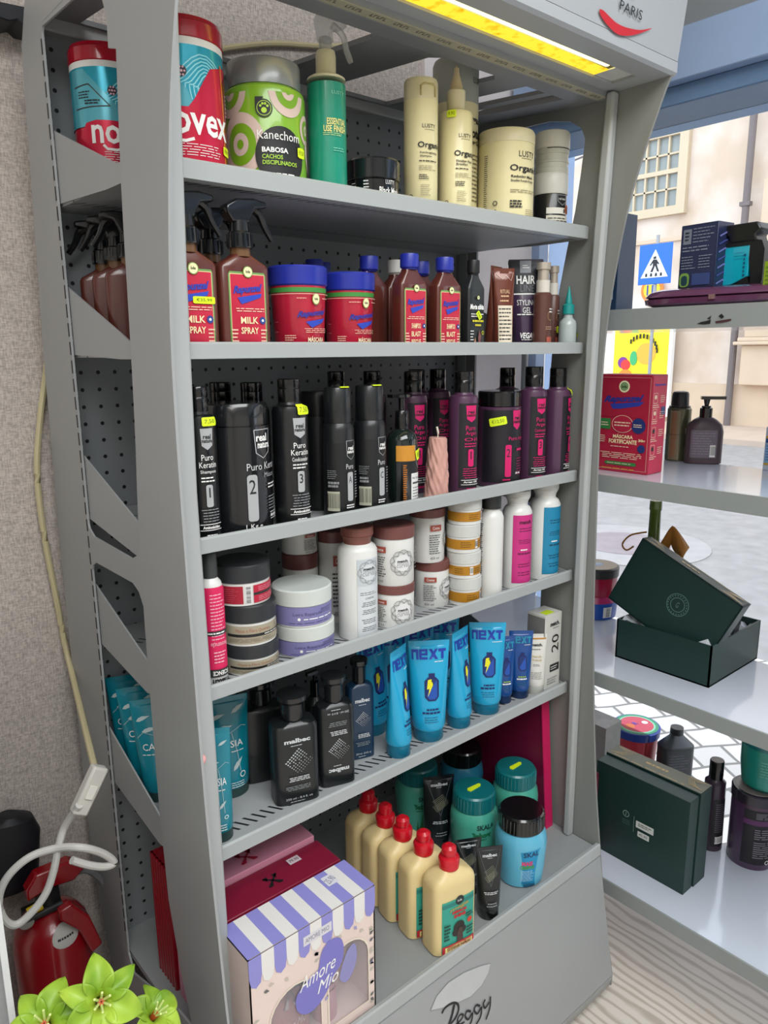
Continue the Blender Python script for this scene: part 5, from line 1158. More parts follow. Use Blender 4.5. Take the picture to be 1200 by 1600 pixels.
# crimson and pink boxes behind
def xshape(d,u,v,s_,m):
    q=d.r/d.H
    for a,b in ((-1,1),(1,-1)):
        d.poly([(u-a*s_,v-s_*q),(u-a*s_*.45,v-s_*q),(u+a*s_*.0+(.0),v-.1*s_*q)],m,3)
    d.poly([(u-s_,v+s_*q),(u-s_*.3,v+s_*q),(u-s_*.65,v+.1*s_*q)],m,3); d.poly([(u+s_,v+s_*q),(u+s_*.3,v+s_*q),(u+s_*.65,v+.1*s_*q)],m,3)
    d.stroke([(u-s_,v-s_*q*.9),(u+s_,v+s_*q*.9)],.03,m,3); d.stroke([(u+s_,v-s_*q*.9),(u-s_,v+s_*q*.9)],.03,m,3)
CRM=M('7d1230',.45,coat=.1)
it=Item('perfume_gift_box','crimson box with black geometric emblem behind the striped gift box','box',.614,1.038,ZB)
MB().box((-.128,-.038,0),(.128,.038,.262),CRM).build('carton',it.o,bevel=.0015)
d=Dec(.128,.076,lambda u,z_,o_:(u,-.038+z_,.262+o_),(),False); xshape(d,-.0,.45,.11,K_); d.rect(.36,.56,.60,.82,ink('c9b9be')); d.text('79.90',.46,.71,.1,K_,w=.15); d.build(it.o,'top_print')
it=Item('perfume_gift_box','pale pink box with red geometric emblem and white rim, behind the crimson one','box',.610,1.125,ZB)
MB().box((-.128,-.046,0),(.128,.046,.272),M('d58fa6',.45)).build('carton',it.o,bevel=.0015)
MB().box((-.129,.036,.266),(.129,.048,.274),M('dedad8',.4)).build('lid_rim',it.o)
d=Dec(.128,.09,lambda u,z_,o_:(u,-.046+z_,.272+o_),(),False); xshape(d,-.05,.35,.13,ink('b01c3c')); d.build(it.o,'top_print')
# red ribbed box
zt=zat(.478,1.262,1331)
it=Item('ribbed_gift_box','tall dark red ribbed gift box with gold tab standing at the left side','box',.479+.05,1.222,ZB)
mb=MB(); hb=zt-ZB
mb.box((-.047,-.04,0),(.047,.04,hb),M('8a0f1e',.25,coat=.5))
for i in range(7): mb.loft([(0,.003,.005,2,-.047,-.034+i*.0115),(hb,.003,.005,2,-.047,-.034+i*.0115)],M('8a0f1e',.25,coat=.5),12)
mb.build('carton',it.o)
MB().box((-.047,-.0412,hb-.05),(.03,-.04,hb-.02),M('c4862c',.3,.6)).build('gold_tab',it.o)
# lotion bottles in a file
x,y,r=fitb(657,742,1410,1503,ZB); 
BE=M('dfca92',.4); 
def lotion(label,x,y,z,r):
    it=Item('lotion_bottle',label,'bottle',x,y,z,'cream lotion bottles with red caps',LRZ)
    it.body([(0,.92,.9),(.02,1,1),(.84,1,1),(.90,.95,.95),(.95,.80,.82),(.985,.45,.5),(1,.38,.44)],r,LH,BE,.62,4.2)
    it.body([(0,.40),(.4,.42),(.48,.38),(.55,.25),(.6,.24),(.66,.30),(.9,.28),(1,.16)],r,.048,M('c40f22',.3,coat=.3),name='cap',z0=LH,store=False)
    d=it.dec(); d.rect(-.72,.80,.05,.70,ink('35a08c')); d.rect(-.72,.80,.62,.67,ink('2a7f78')); d.disc(.08,.67,.2,ink('1f2f2c')); d.text('lola',.08,.67,.03,W_,w=.2); d.text('mega',.05,.58,.045,ink('b39a4a'),w=.9,shear=.3,rot=.12,bold=.02); d.text('MIRROR',.08,.535,.04,ink('c01f2a'),w=.7,bold=.06); d.text('SHINE',.08,.48,.045,ink('c01f2a'),w=.55,bold=.06)
    # printed head with round dark curls
    d.disc(.05,.33,.26,ink('2a2523')); d.disc(-.1,.27,.17,ink('2a2523')); d.disc(.22,.28,.16,ink('2a2523')); d.poly([(-.05,.13),(.25,.13),(.2,.3),(.05,.33),(-.05,.25)],ink('4a3530'))
    d.disc(.55,.37,.12,ink('d0442c')); d.bars(-.65,-.35,.2,.42,5,ink('14302c'),.5); d.bars(.4,.75,.18,.3,3,ink('14302c'),.5); d.bars(.35,.75,.42,.48,2,ink('14302c'),.5)
    d.rect(-.72,.80,.045,.14,ink('b5202c')); d.rect(-.6,.70,.055,.12,ink('e5d488')); d.text('O Cabelo Perfeito',.05,.088,.03,K_,w=1.1,bold=.02); d.build(it.o); return it
LRZ=-.18
x,y,r=fitb(659,742,1440,1502,ZB); r*=.95
LH=zat(x,y,1352)-ZB
lt=lotion('cream lotion bottle with red cap and green label, front of the file of five',x,y,ZB,r)
nx=(627,1276); 
caps=[(700,1320),(660,1298),(627,1276),(600,1256),(573,1234)]
base_=on(2,ZB+LH+.05,700,1320)
for i,c_ in enumerate(caps[1:]):
    q=on(2,ZB+LH+.05,*c_); copy_thing(lt.o,x+(q.x-base_.x),y+(q.y-base_.y),ZB,'cream lotion bottle with red cap, %s in the file of five'%('second','third','fourth','rearmost')[i],LRZ+.02*i)
# skala jars
def skala(label,F,body,lid,art=True,rz=-.7,st=None):
    x,y,r,h,z=F; it=Item('hair_cream_jar',label,'jar',x,y,z,'screw-lid hair cream jars on the base',rz)
    it.body([(0,.80,.80,2),(.03,.86,.86,2.3),(.3,.92,.92,2.4),(.75,1,1,2.2),(.9,.98,.98,2),(1,.84,.84,2)],r,h*.77,body,1,2)
    it.body([(0,.86),(.08,.9),(.9,.88),(1,.82)],r,h*.25,lid,name='lid',z0=h*.76,store=False)
    mb=MB()
    for i in range(36):
        a=i*2*PI/36; c=math.cos(a)*.885*r; s_=math.sin(a)*.885*r; mb.box((c-.0012,s_-.0012,h*.785),(c+.0012,s_+.0012,h*.97),lid)
    mb.build('lid_ribs',it.o)
    if art:
        d=it.dec(); q=r/(h*.77)
        if art=='blue':
            d.poly([(-.9,.72),(1.3,.82),(1.3,.1),(.9,.03),(-.2,.03),(-.6,.25)],ink('1b8fc0'),2); d.text('SKALA',.15,.70,.1,ink('0f2a55'),w=.85,bold=.03,rot=.05); d.text('MAIS',-.1,.52,.09,ink('d13a6a'),w=.45,bold=.05); d.text('CRESPOS',-.1,.44,.07,ink('4aa03a'),w=.6,bold=.05); d.bars(-.35,.25,.15,.38,8,ink('bfe0f0'),.3,4)
            d.poly([(.45,.05),(.95,.05),(1.1,.45),(.9,.68),(.7,.66),(.45,.35)],ink('3a2418'),4); d.disc(.72,.45,.12,ink('9c6a4a'),5); d.poly([(.5,.05),(.85,.05),(.8,.33),(.6,.33)],ink('a8744f'),5); d.poly([(.95,.05),(1.2,.1),(1.15,.3),(1.0,.25)],ink('6aa83a'),5)
        else:
            d.text('SKALA',.15,.78,.1,ink('10403a'),w=.8,bold=.03,layer=3); d.text('Babosa',.0,.62,.12,ink('14704a'),w=.9,bold=.06,layer=3); d.bars(-.5,.4,.5,.55,1,ink('14704a'),.5,3); d.poly([(-.6,.1),(-.35,.5),(-.2,.1),(-.05,.45),(.1,.1)],ink('3f8f5a'),2); d.disc(.75,.5,.2,ink('c9b8a0'),2,1.6)
        d.build(it.o)
    if st: MB().prism([(-.35*r,-.1*r),(-.25*r,-.22*r),(.3*r,.05*r),(.36*r,.18*r),(.28*r,.24*r),(-.3*r,.02*r)],2,h*1.01,h*1.01+.0015,M('d9f01a',.6)).build('price_sticker',it.o)
    return it
TG=M('4aa894',.3,coat=.25,trans=.0); TL=M('0e6d72',.3,coat=.3)
x,y,r=fitb(773,853,1330,1392,ZB); F=(x,y,r,zat(x,y,1263)-ZB,ZB); skala('light blue hair cream jar with glossy black lid at front of the base deck',F,M('5fb4d2',.3,coat=.25),M('101214',.15,coat=.6),'blue',rz=-.5)
rr=r
h0=F[3]
q=on(2,ZB+h0,741,1232); skala('green jar with teal lid and yellow sticker beside the black-lidded jar',(q.x,q.y+.0,rr*.97,h0,ZB),TG,TL,True,-.45,True)
q=on(2,ZB+h0,806,1198); skala('green jar with teal lid and yellow sticker, furthest right at the back',(q.x,q.y,rr*.97,h0,ZB),TG,TL,True,-.4,True)
q=on(2,ZB+h0,652,1192); skala('green jar in shadow behind the red-capped lotion bottles',(q.x,q.y,rr*.97,h0,ZB),TG,TL,True,-.45)
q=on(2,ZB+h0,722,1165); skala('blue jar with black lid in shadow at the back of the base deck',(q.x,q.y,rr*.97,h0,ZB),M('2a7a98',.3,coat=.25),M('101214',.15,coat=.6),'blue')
# malbec tubes
MT=M('12181c',.3,coat=.3)
def mtube(label,pl,pr,pm,pb_,pt,rz,ty=0,r_=None):
    x,y,r=fitb(pl,pr,pm,pb_,ZB); it=tube_item('shaving_cream_tube',label,x,y,ZB,r*.95,zat(x,y,pt)-ZB,MT,M('0d0f11',.2,coat=.4),.14,1.22,'black squeeze tubes on the base deck',rz,ty=ty)
    d=it.dec(); g=ink('c3c9cc'); d.text('malbec',0,.87,.05,g,w=1.15,bold=.04); d.bars(-.2,.2,.82,.835,1,g,.5)
    for s_ in (-.9,.9): d.stroke([(s_,.95),(0,.40)],.03,ink('59666c'),3)
    for i in range(8): d.stroke([(-.5+.06*i,.62-.02*i),(.2+.06*i,.72-.02*i)],.018,ink('a3a58c'),4)
    for i in range(8): d.stroke([(-.5+.1*i,.55+.012*i),(-.2+.07*i,.46+.012*i)],.018,ink('a3a58c'),4)
    d.bars(-.6,.6,.28,.33,2,g,.5,None,True); d.bars(-.4,.5,.08,.16,2,ink('8d9598'),.35,None,True); d.build(it.o); return it
mtube('black tube with silver V lines standing at front between lotion and blue jar',745,782,1380,1440,1322,-.55)
mtube('black tube half hidden behind the front black tube',712,750,1340,1402,1310,-.5)
mtube('taller looking black tube further back beside the red-capped bottles',660,704,1260,1330,1212,-.45,.03)
# tall maroon and pink board at the back right
pn=Item('gift_bag','tall flat maroon bag with bright pink edge standing against the right side','bag',1.425,1.18,ZB)
MB().prism([(-.155,0),(.14,0),(.14,.37),(-.125,.37)],0,-.010,.014,M('6a0f35',.4)).build('bag_body',pn.o); MB().prism([(-.158,0),(-.155,0),(-.125,.37),(-.128,.37)],0,-.012,.016,M('c71a5a',.4)).build('front_edge',pn.o)

# ---------------------------------------------------------------- WINDOW SHELVES
def wbox(name,label,cat,c,sx,sy,h,mat,rz=0,**k):
    it=Item(name,label,cat,*c,rz=rz); MB().box((-sx/2,-sy/2,0),(sx/2,sy/2,h),mat).build('carton',it.o,bevel=.0012)
    it.sx,it.sy,it.hh=sx,sy,h; return it
def faceX(it):  # artwork on the -X side, U to the right as seen from inside the shop
    sx,sy,h=it.sx,it.sy,it.hh; return Dec(sy/2,h,lambda u,z_,o_:(-sx/2-o_,-u,z_),(),False)
def faceY(it):
    sx,sy,h=it.sx,it.sy,it.hh; return Dec(sx/2,h,lambda u,z_,o_:(u,-sy/2-o_,z_),(),False)
# W1
Z1=WZ[0]
F_=on(2,Z1,1108,478)
pl_=Item('maroon_gift_case','flat glossy maroon case lying on the top window shelf','case',1.635,.765,Z1,rz=.08)
MB().loft([(0,.09,.145,6),(.007,.105,.16,6),(.017,.107,.162,6),(.019,.10,.155,6),(.021,.107,.162,6),(.031,.1,.155,6),(.038,.085,.14,6)],M('5d3350',.1,coat=.8),60).build('case_body',pl_.o,ang=30)
MB().box((-.111,-.006,.012),(-.105,.006,.021),M('c9a4a0',.2,.8)).build('clasp',pl_.o)
zc=Z1+.038
a=on(2,zc,1062,455)
pc=ray(1062,455); k_=1.565/pc.x; p=pc*k_; hgt=zat(p.x,p.y,352)-zc
pr=wbox('perfume_box','dark navy perfume carton with fine print standing on the maroon case','box',(p.x+.03,p.y-.036,zc),.055,.085,hgt,M('232a4a',.35),rz=-.12)
d=faceX(pr); d.rect(-.95,.95,.02,.98,ink('2a3152')); d.rect(-.85,-.4,.70,.93,ink('77808f')); d.bars(-.75,-.5,.74,.9,3,K_,.5); d.bars(-.3,.85,.7,.95,5,ink('7f8699'),.3); d.bars(-.85,.8,.57,.67,2,ink('7f8699'),.4); d.bars(-.85,.0,.3,.52,5,ink('7f8699'),.35); d.bars(.1,.9,.3,.52,5,ink('7f8699'),.35); d.rect(-.9,-.35,.03,.25,ink('77a04a'),r=.2); d.rect(-.8,-.45,.05,.21,ink('1d3f4a'),r=.15); d.rect(-.2,.8,.05,.23,ink('3a4a80')); d.build(pr.o)
d=faceY(pr); 
for i in range(7): d.stroke([(-.8,.05+i*.12),(.0,.12+i*.12),(.8,.05+i*.14)],.12,ink(('6a6fae','3f4a8a')[i%2]))
d.build(pr.o,'side_print')
pc=ray(1153,455); p=pc*(1.60/pc.x); hgt=zat(p.x,p.y,350)-zc
bt=Item('cologne_bottle','turquoise cologne flask in an angular black housing with black cap','bottle',p.x+.01,p.y-.0,zc,rz=-.1)
hb=hgt*.70
mb=MB(); hs=M('17191c',.35); mb.prism([(-.042,.0),(.042,.0),(.042,hb),(-.042,hb)],0,.016,.024,hs)
mb.prism([(-.052,.0),(-.030,.0),(-.030,hb*.28),(-.024,hb*.6),(-.024,hb*.92),(.03,hb*.92),(.042,hb*.98),(.0,hb*1.08),(-.048,hb),(-.055,hb*.8),(-.055,hb*.1)],0,-.02,.02,hs) 
mb.prism([(-.030,0),(.042,0),(.0,hb*.06),(-.02,hb*.25)],0,-.018,.02,hs)
mb.build('housing',bt.o)
MB().prism([(-.024,hb*.22),(.012,hb*.04),(.042,hb*.02),(.042,hb*.93),(-.024,hb*.93)],0,-.019,.012,M('12a8c0',.08,coat=.6)).build('flask',bt.o,bevel=.002)
MB().prism([(-.038,hb),(.018,hb),(.022,hgt*.80),(.036,hgt*.86),(.03,hgt),(-.036,hgt),(-.045,hgt*.88),(-.034,hgt*.80)],0,-.022,.022,M('121416',.3)).build('cap',bt.o,bevel=.003)
mb=MB()
for v in (.3,.5,.7): mb.loft([(hb*v,.002,.0001),(hb*v+.014,.002,.0001)],M('8d9598',.2,.8),8)
d=Dec(.042,hb,lambda u,z_,o_:(-.019-o_,-u,z_),(),False); d.bars(-.2,.45,.6,.8,3,ink('0d8098'),.15); d.bars(.30,.42,.2,.75,6,ink('0b4a70'),.6); d.build(bt.o)
pc=ray(1195,470); p=pc*(1.55/pc.x); gb_=wbox('green_carton','lime green box cut off at the right edge of the top window shelf','box',(1.575,p.y-.035,Z1),.05,.085,.078,M('7d9a1c',.4)); d=faceX(gb_); d.bars(-.9,.9,.1,.9,8,ink('55701a'),.4); d.build(gb_.o)
pc=ray(975,485); p=pc*(1.62/pc.x); bb=wbox('navy_carton','tall navy carton with a white label beside the cabinet edge','box',(1.60,1.045,Z1),.07,.09,.215,M('1d3550',.4)); d=faceX(bb); d.rect(.2,.8,.12,.4,ink('a9c4d8')); d.barcode(.25,.75,.15,.36,W_,K_); d.bars(-.6,.8,.5,.9,6,ink('6a8aa8'),.2); d.build(bb.o)
# W2
Z2=WZ[1]
A_=on(2,Z2,1009,743); yl=on(0,A_.x+.004,934,660).y; wf_=yl-A_.y; dpt=on(1,A_.y,1036,700).x-A_.x; hgt=zat(A_.x,A_.y,586)-Z2
rb=wbox('hair_mask_carton','tall red hair mask carton with white corner lines on the second window shelf','box',(A_.x+dpt/2,A_.y+wf_/2,Z2),dpt,wf_,hgt,M('a81c3a',.4),rz=.03)
d=faceX(rb); IV=ink('e6c9b0')
d.stroke([(-.95,.03),(-.95,.97),(.95,.97),(.95,.03),(-.95,.03)],.012,IV,2)
d.poly([(-.9,.60),(-.8,.57),(.75,.57),(.86,.62),(.86,.95),(-.9,.95)],ink('a01835'),2)
d.disc(0,.88,.2,ink('e9e2b8'),4); d.disc(0,.88,.15,ink('7d9a6a'),5); d.text('lola',0,.88,.03,ink('2f4a22'),w=.2,bold=.03,layer=6)
d.text('Rapunzel',0,.75,.085,ink('232f86'),w=1.5,bold=.045,shear=.45,rot=.05,layer=5); d.poly([(-.5,.70),(.75,.735),(.6,.69),(-.1,.655),(-.4,.65)],ink('26389a'),4)
d.rect(-.85,-.45,.44,.55,ink('2f7a3a'),layer=4); d.disc(0,.50,.40,IV,3,.75); d.disc(0,.50,.38,ink('a81c3a'),4,.75); d.disc(.6,.49,.26,ink('1d2f6a'),4); d.bars(-.3,.3,.47,.53,2,IV,.4,6); d.bars(.42,.78,.47,.51,2,IV,.4,6); d.bars(-.8,-.5,.47,.52,2,IV,.4,6)
d.text('MÁSCARA',.05,.375,.045,ink('f0dcae'),w=.75,bold=.03,layer=5); d.text('FORTIFICANTE',.05,.32,.045,ink('f0dcae'),w=1.05,bold=.03,layer=5); d.text('30g',.75,.34,.035,ink('f0dcae'),w=.25,bold=.03,layer=5); d.bars(-.9,-.6,.30,.38,4,IV,.4,5); d.disc(.75,.26,.14,ink('1d2f6a'),5); d.bars(-.4,.4,.26,.275,1,IV,.5,5); d.bars(-.85,.85,.14,.21,4,IV,.35,5,True); d.rect(-.6,.6,.075,.11,ink('2f7a3a'),r=.08,layer=5); d.bars(-.5,.5,.085,.1,1,IV,.4,6); d.bars(-.7,.7,.03,.045,1,ink('d08a2a'),.6,6); d.build(rb.o)
d=faceY(rb); d.rect(-.95,.95,.01,.99,ink('bf2b4c')); d.text('Rapunzel',.0,.90,.03,ink('2b3aa6'),w=1.4,bold=.03,layer=4); 
for v in (.72,.56,.38,.2):
    d.stroke([(-.8,v),(-.8,v+.1),(-.3,v+.1),(-.3,v),(-.8,v)],.04,IV,4); d.disc(-.55,v+.06,.15,K_ if v<.5 else IV,5); d.bars(-.9,.0,v-.05,v-.01,2,IV,.4,5); d.bars(.1,.8,v,v+.08,4,IV,.4,5)
d.rect(.3,.8,.60,.68,ink('2a4a7a'),layer=5); d.build(rb.o,'side_print')
x,y,r=fitb(1041,1079,670,721,Z2); h=zat(x,y,607)-Z2
it=Item('aerosol_can','slim bronze and black aerosol can behind the red carton','can',x,y,Z2,rz=-.95)
it.body([(0,.96),(.02,1),(.97,1),(1,.9)],r,h*.74,M('5a5a42',.25,.4)); it.body([(0,.86),(.1,.9),(.2,.88)],r,h*.10,M('2b2c2c',.25,.3),name='shoulder',z0=h*.74,store=False); it.body([(0,.74),(.8,.70),(.95,.60),(1,.3)],r,h*.20,M('202223',.35),name='cap',z0=h*.765,store=False)
d=it.dec(); d.rect(-.9,.0,.03,.95,ink('7d7458')); d.bars(-.75,-.2,.08,.92,26,ink('a0562e'),.5); d.rect(-1.4,1.4,.50,.507,K_); d.rect(.45,.8,.52,.62,ink('cfcfc8')); d.rect(.45,.8,.08,.28,ink('8d8d86')); d.build(it.o)
x,y,r=fitb(1071,1127,700,727,Z2); h=zat(x,y,652)-Z2; ht=zat(x,y,619)-Z2
it=Item('hand_soap_bottle','dark mauve pump bottle with grey back label on the second window shelf','bottle',x,y,Z2,rz=-.95)
it.body([(0,.93,.9),(.02,1,1),(.7,1,1),(.85,.9,.92),(.95,.62,.75),(1,.40,.6)],r*1.05,h,M('4a3b42',.4),.6,3)
it.body([(0,.36),(.8,.36),(.85,.28),(1,.25)],r,(ht-h)*.55,BC,name='collar',z0=h,store=False)
q=h+(ht-h)*.55; mb=MB(); mb.loft([(q,.12*r,.12*r),(ht-.006,.2*r,.2*r)],BC,14); mb.prism([(-.35*r,-.22*r),(.35*r,-.2*r),(1.05*r,-.12*r),(1.05*r,.12*r),(.35*r,.2*r),(-.35*r,.22*r)],2,ht-.008,ht,BC); mb.build('pump_head',it.o)
d=it.dec(); d.rect(-.8,.62,.14,.74,ink('6e6570')); d.bars(-.7,.5,.2,.7,9,ink('8f8690'),.25); d.barcode(.25,.55,.16,.42,W_,K_); d.build(it.o)
pc=on(2,Z2,1190,736); wb_=wbox('medicine_carton','small white carton with blue and yellow stripes at the right edge','box',(pc.x+.045,pc.y-.045,Z2),.06,.10,zat(pc.x,pc.y,668)-Z2,M('b9c4d2',.35)); d=faceX(wb_); d.rect(-.95,.95,.74,.80,ink('d0a62a')); d.rect(-.95,.95,.64,.74,ink('1d4f8a')); d.rect(-.95,.95,.18,.62,ink('7fa6cc')); d.bars(-.9,.9,.22,.6,6,ink('4a78a8'),.4); d.rect(-.95,.95,.13,.18,ink('c4a23a')); d.text('Gel',-.3,.88,.08,ink('1d4f8a'),w=.4,bold=.03); d.build(wb_.o)
# W3: open dark green box with leaning lid
Z3=WZ[2]; gm_=M('15332f',.45)
it=Item('open_gift_box','dark green open gift box base filled with white tissue','box',1.772,.8695,Z3)
mb=MB(); X2,Y2,H3,t=.130,.125,.104,.004
mb.box((-X2,-Y2,0),(X2,Y2,t),gm_)
for q in (((-X2,-Y2,0),(-X2+t,Y2,H3)),((X2-t,-Y2,0),(X2,Y2,H3)),((-X2,-Y2,0),(X2,-Y2+t,H3)),((-X2,Y2-t,0),(X2,Y2,H3))): mb.box(*q,gm_)
mb.build('box_tray',it.o)
tis=Item('tissue_paper','crumpled white tissue paper filling the open green box','tissue paper',1.772,.8695,Z3+.02)
def tf(u,v):
    a=random.random(); return ((u-.5)*2*(X2-.008),(v-.5)*2*(Y2-.008),.055+.03*a+.012*math.sin(u*17)*math.cos(v*13))
MB().grid(tf,16,16,M('c9cfd6',.6)).build('crumpled_sheet',tis.o,ang=20)
del_=None
lid=Item('box_cover','dark green box lid with gold border leaning in the open green box','box lid',1.70,.90,Z3+.14)
pA,pB,pC,pD=[ray(*q) for q in ((944,936),(1011,838),(1158,954),(1098,1040))]
# lid plane: leaning, facing the shop; corners found on a tilted plane through the tray rim
N=Vector((-.99,-.05,.10)).normalized(); P0=Vector((1.668,.76,Z3+.10))
c4=[d_*(P0.dot(N)/d_.dot(N)) for d_ in (pA,pB,pC,pD)]
cen=sum(c4,Vector())/4; eu=((c4[2]-c4[1])+(c4[3]-c4[0])).normalized(); ev=N.cross(eu).normalized()
if (c4[1]-c4[0]).dot(ev)<0: ev=-ev
hw_=((c4[2]-c4[1]).length+(c4[3]-c4[0]).length)/4; hv_=((c4[1]-c4[0]).length+(c4[2]-c4[3]).length)/4
Mx=Matrix((eu,ev,eu.cross(ev))).transposed().to_4x4(); Mx.translation=Vector((cen.x*S,cen.y*S,(cen.z+ZF)*S)); lid.o.matrix_world=Mx
sg2=1 if eu.cross(ev).dot(N)>0 else -1
dl=.046
mb=MB(); mb.box((-hw_,-hv_,min(0,-sg2*t)),(hw_,hv_,max(0,-sg2*t)),gm_)
z_a,z_b=sorted((0,-sg2*dl))
for q in (((-hw_,-hv_),(-hw_+t,hv_)),((hw_-t,-hv_),(hw_,hv_)),((-hw_,-hv_),(hw_,-hv_+t)),((-hw_,hv_-t),(hw_,hv_))): mb.box((q[0][0],q[0][1],z_a),(q[1][0],q[1][1],z_b),gm_)
mb.build('lid_shell',lid.o)
d=Dec(hw_,2*hv_,lambda u,z_,o_:(u,z_-hv_,sg2*o_),(),False); g_=ink('5d7f78'); d.ring(.12,.52,.20,.012,g_); d.ring(.12,.52,.13,.012,g_); d.text('G',.12,.52,.08,g_,w=.05)
for i in range(22):
    a=i*2*PI/22; q=hw_/(2*hv_); d.disc(.12+.165*math.cos(a),.52+.165*q*math.sin(a),.012,g_,k=6)
d.build(lid.o,'emblem')
GO=ink('c9a765',.35)
def gold_border(d):
    d.bars(-.85,.9,.08,.16,1,GO,.5); d.bars(-.25,.25,.45,.65,1,GO,.7)
    for s_ in (-1,1):
        for i in range(4): q=i*.05; d.stroke([(s_*(.95-q),.88-q*1.2),(s_*(.55+q),.88-q*1.2),(s_*(.7+q*.5),.3+q),(s_*(.95-q),.25+q)],.012,GO)
d=Dec(hw_,dl,lambda u,z_,o_:(u,hv_+o_,-sg2*(dl-z_)),(),False); gold_border(d); d.build(lid.o,'gold_border')
sb_=Item('small_carton','small dark carton with pink square inside the open green box','box',1.80,.79,Z3+.065,rz=.2)
MB().box((-.035,-.03,0),(.035,.03,.075),M('33343a',.4)).build('carton',sb_.o); d=Dec(.035,.075,lambda u,z_,o_:(-.035-o_,-u,z_),(),False); d.rect(-.3,.1,.2,.45,ink('c98a8a')); d.rect(-.2,0,.25,.4,ink('33343a')); d.build(sb_.o)
# bottle with ribbon behind the lid
p=ray(1020,860)*(1.80/ray(1020,860).x); hz=zat(p.x,p.y,782)-Z3
it=Item('green_glass_bottle','green bottle neck wrapped with an orange ribbon behind the green lid','bottle',p.x,p.y,Z3)
it.body([(0,.95),(.02,1),(.5,1),(.62,.6),(.7,.36),(.93,.33),(.94,.37),(1,.36)],.043,hz,M('50661f',.2,coat=.4))
rb_=M('b87a2a',.4,0,.15,20)
def bow(u,v): 
    a=(u-.5)*2; return (.0-.03*math.sin(v*PI)*abs(a), a*.05-.05, hz*.72+.05*(1-abs(a))*math.sin(v*PI*.5)+ (v-.5)*.055*(abs(a)**.6)-abs(a)*.075*(1 if a>0 else .35))
MB().grid(bow,16,6,rb_).build('ribbon_bow',it.o,ang=60,solid=.001)
MB().tube(spline([(-.01,.015,hz*.78),(-.03,.05,hz*.75),(-.035,.07,hz*.68),(-.03,.06,hz*.64),(-.02,.045,hz*.67)]),.0025,rb_,6).build('ribbon_tail',it.o)
# stacked tubs at the left of W3
x,y=1.64,1.12
pz=ray(945,970); 
x,y,r=fitb(895,965,940,970,Z3)
tb=Item('blue_tub','blue and magenta tub with barcode, lower of two stacked beside the green box','tub',x,y,Z3,rz=-.5)
h1=zat(x,y-r,942)-Z3; h2=zat(x,y,925)-Z3
tb.body([(0,.9),(.03,.95),(1,1)],r,h1,M('1c55b8',.3),name='tub_body'); d=tb.dec(); d.rect(-.1,.35,.15,.8,W_); d.barcode(.0,.3,.2,.75,W_,K_,True); d.build(tb.o)
tb.body([(0,.97),(1,.86)],r,h2-h1,M('b52a68',.3),name='lid',z0=h1,store=False)
hh2=zat(x,y,882)-Z3-h2
tb=Item('red_tub','crimson tub with grey lid, upper of two stacked beside the green box','tub',x,y,Z3+h2)
tb.body([(0,.86),(.1,.92),(.68,.95)],r,hh2,M('a8143c',.25,coat=.4),name='tub_body'); tb.body([(0,.99),(.9,1),(1,.95)],r,hh2*.32,M('3a3a3c',.3),name='lid',z0=hh2*.68,store=False)
MB().loft([(hh2,.9*r,.9*r),(hh2+.001,.9*r,.9*r)],M('b9a88e',.4)).build('lid_top',tb.o); MB().loft([(hh2+.001,.35*r,.25*r),(hh2+.002,.3*r,.2*r)],M('9fb8d8',.3)).build('lid_badge',tb.o)
# W4
Z4=WZ[3]
it=Item('green_gift_box','closed dark green gift box standing on edge with white sticker and gold border','box',1.672,.882,Z4)
mb=MB().box((-.055,-.131,0),(-.012,.131,.258),gm_); mb.build('box_tray',it.o,bevel=.001)
MB().box((-.008,-.134,0),(.050,.134,.262),gm_).build('box_lid',it.o,bevel=.001)
MB().box((-.012,-.128,.003),(-.008,.128,.254),M('0b1413',.6)).build('gap_lining',it.o)
d=Dec(.131,.258,lambda u,z_,o_:(-.055-o_,-u,z_),(),False); g2=ink('8fa8a0'); d.ring(-.28,.56,.07,.012,g2); d.text('l',-.28,.56,.04,g2); d.bars(-.35,-.15,.44,.5,3,ink('4f6f68'),.3); d.rect(-.1,-.093,.40,.58,g2); d.rect(-.05,.33,.47,.545,ink('c9cfca')); d.bars(0,.29,.49,.53,2,ink('5a605c'),.5); d.rect(.0,.25,.38,.44,ink('c9cfca')); d.text('45.90',.12,.41,.03,ink('2a302c'),w=.18); d.build(it.o)
d=Dec(.134,.058,lambda u,z_,o_:(-.008+z_,-u,.262+o_),(),False)
d.rect(-.99,.99,.02,.98,ink('7a7a68')); gold_border(d); d.build(it.o,'gold_border')  # grey rect under the gold lines paints sky light onto the lid top
x,y,r=fitb(966,1030,1160,1190,Z4); 
q=on(2,Z4+.17,995,1132)
tb=Item('hair_mask_tub','red tub with bright blue, green and pink lid behind the green gift box','tub',q.x,q.y,Z4)
rt=.036*q.length/1.5*1.0
rt=.5*70/FP*(R@q).z
tb.body([(0,.82),(1,.93)],rt,.145,M('c2303c',.3),name='tub_body'); tb.body([(0,1),(.9,1.02),(1,.98)],rt,.025,M('1b3f9a',.3),name='lid',z0=.145,store=False)
d=Dec(rt,rt,lambda u,z_,o_:(u,z_,.170+o_),(),False); d.disc(0,0,.93,ink('2f9a6a')); d.disc(0,0,.8,ink('8fd8b0')); d.disc(0,0,.72,ink('d8445a')); d.disc(-.35,.1,.2,ink('e0702a')); d.disc(.4,-.15,.14,W_); d.text('R',0,.1,.25,ink('5a3fb0'),bold=.03); d.build(tb.o,'lid_print')
q=on(2,Z4+.20,1058,1137); it=Item('black_shampoo_bottle','black flat-shouldered bottle with flip cap behind the green gift box','bottle',q.x,q.y,Z4,rz=-.55)
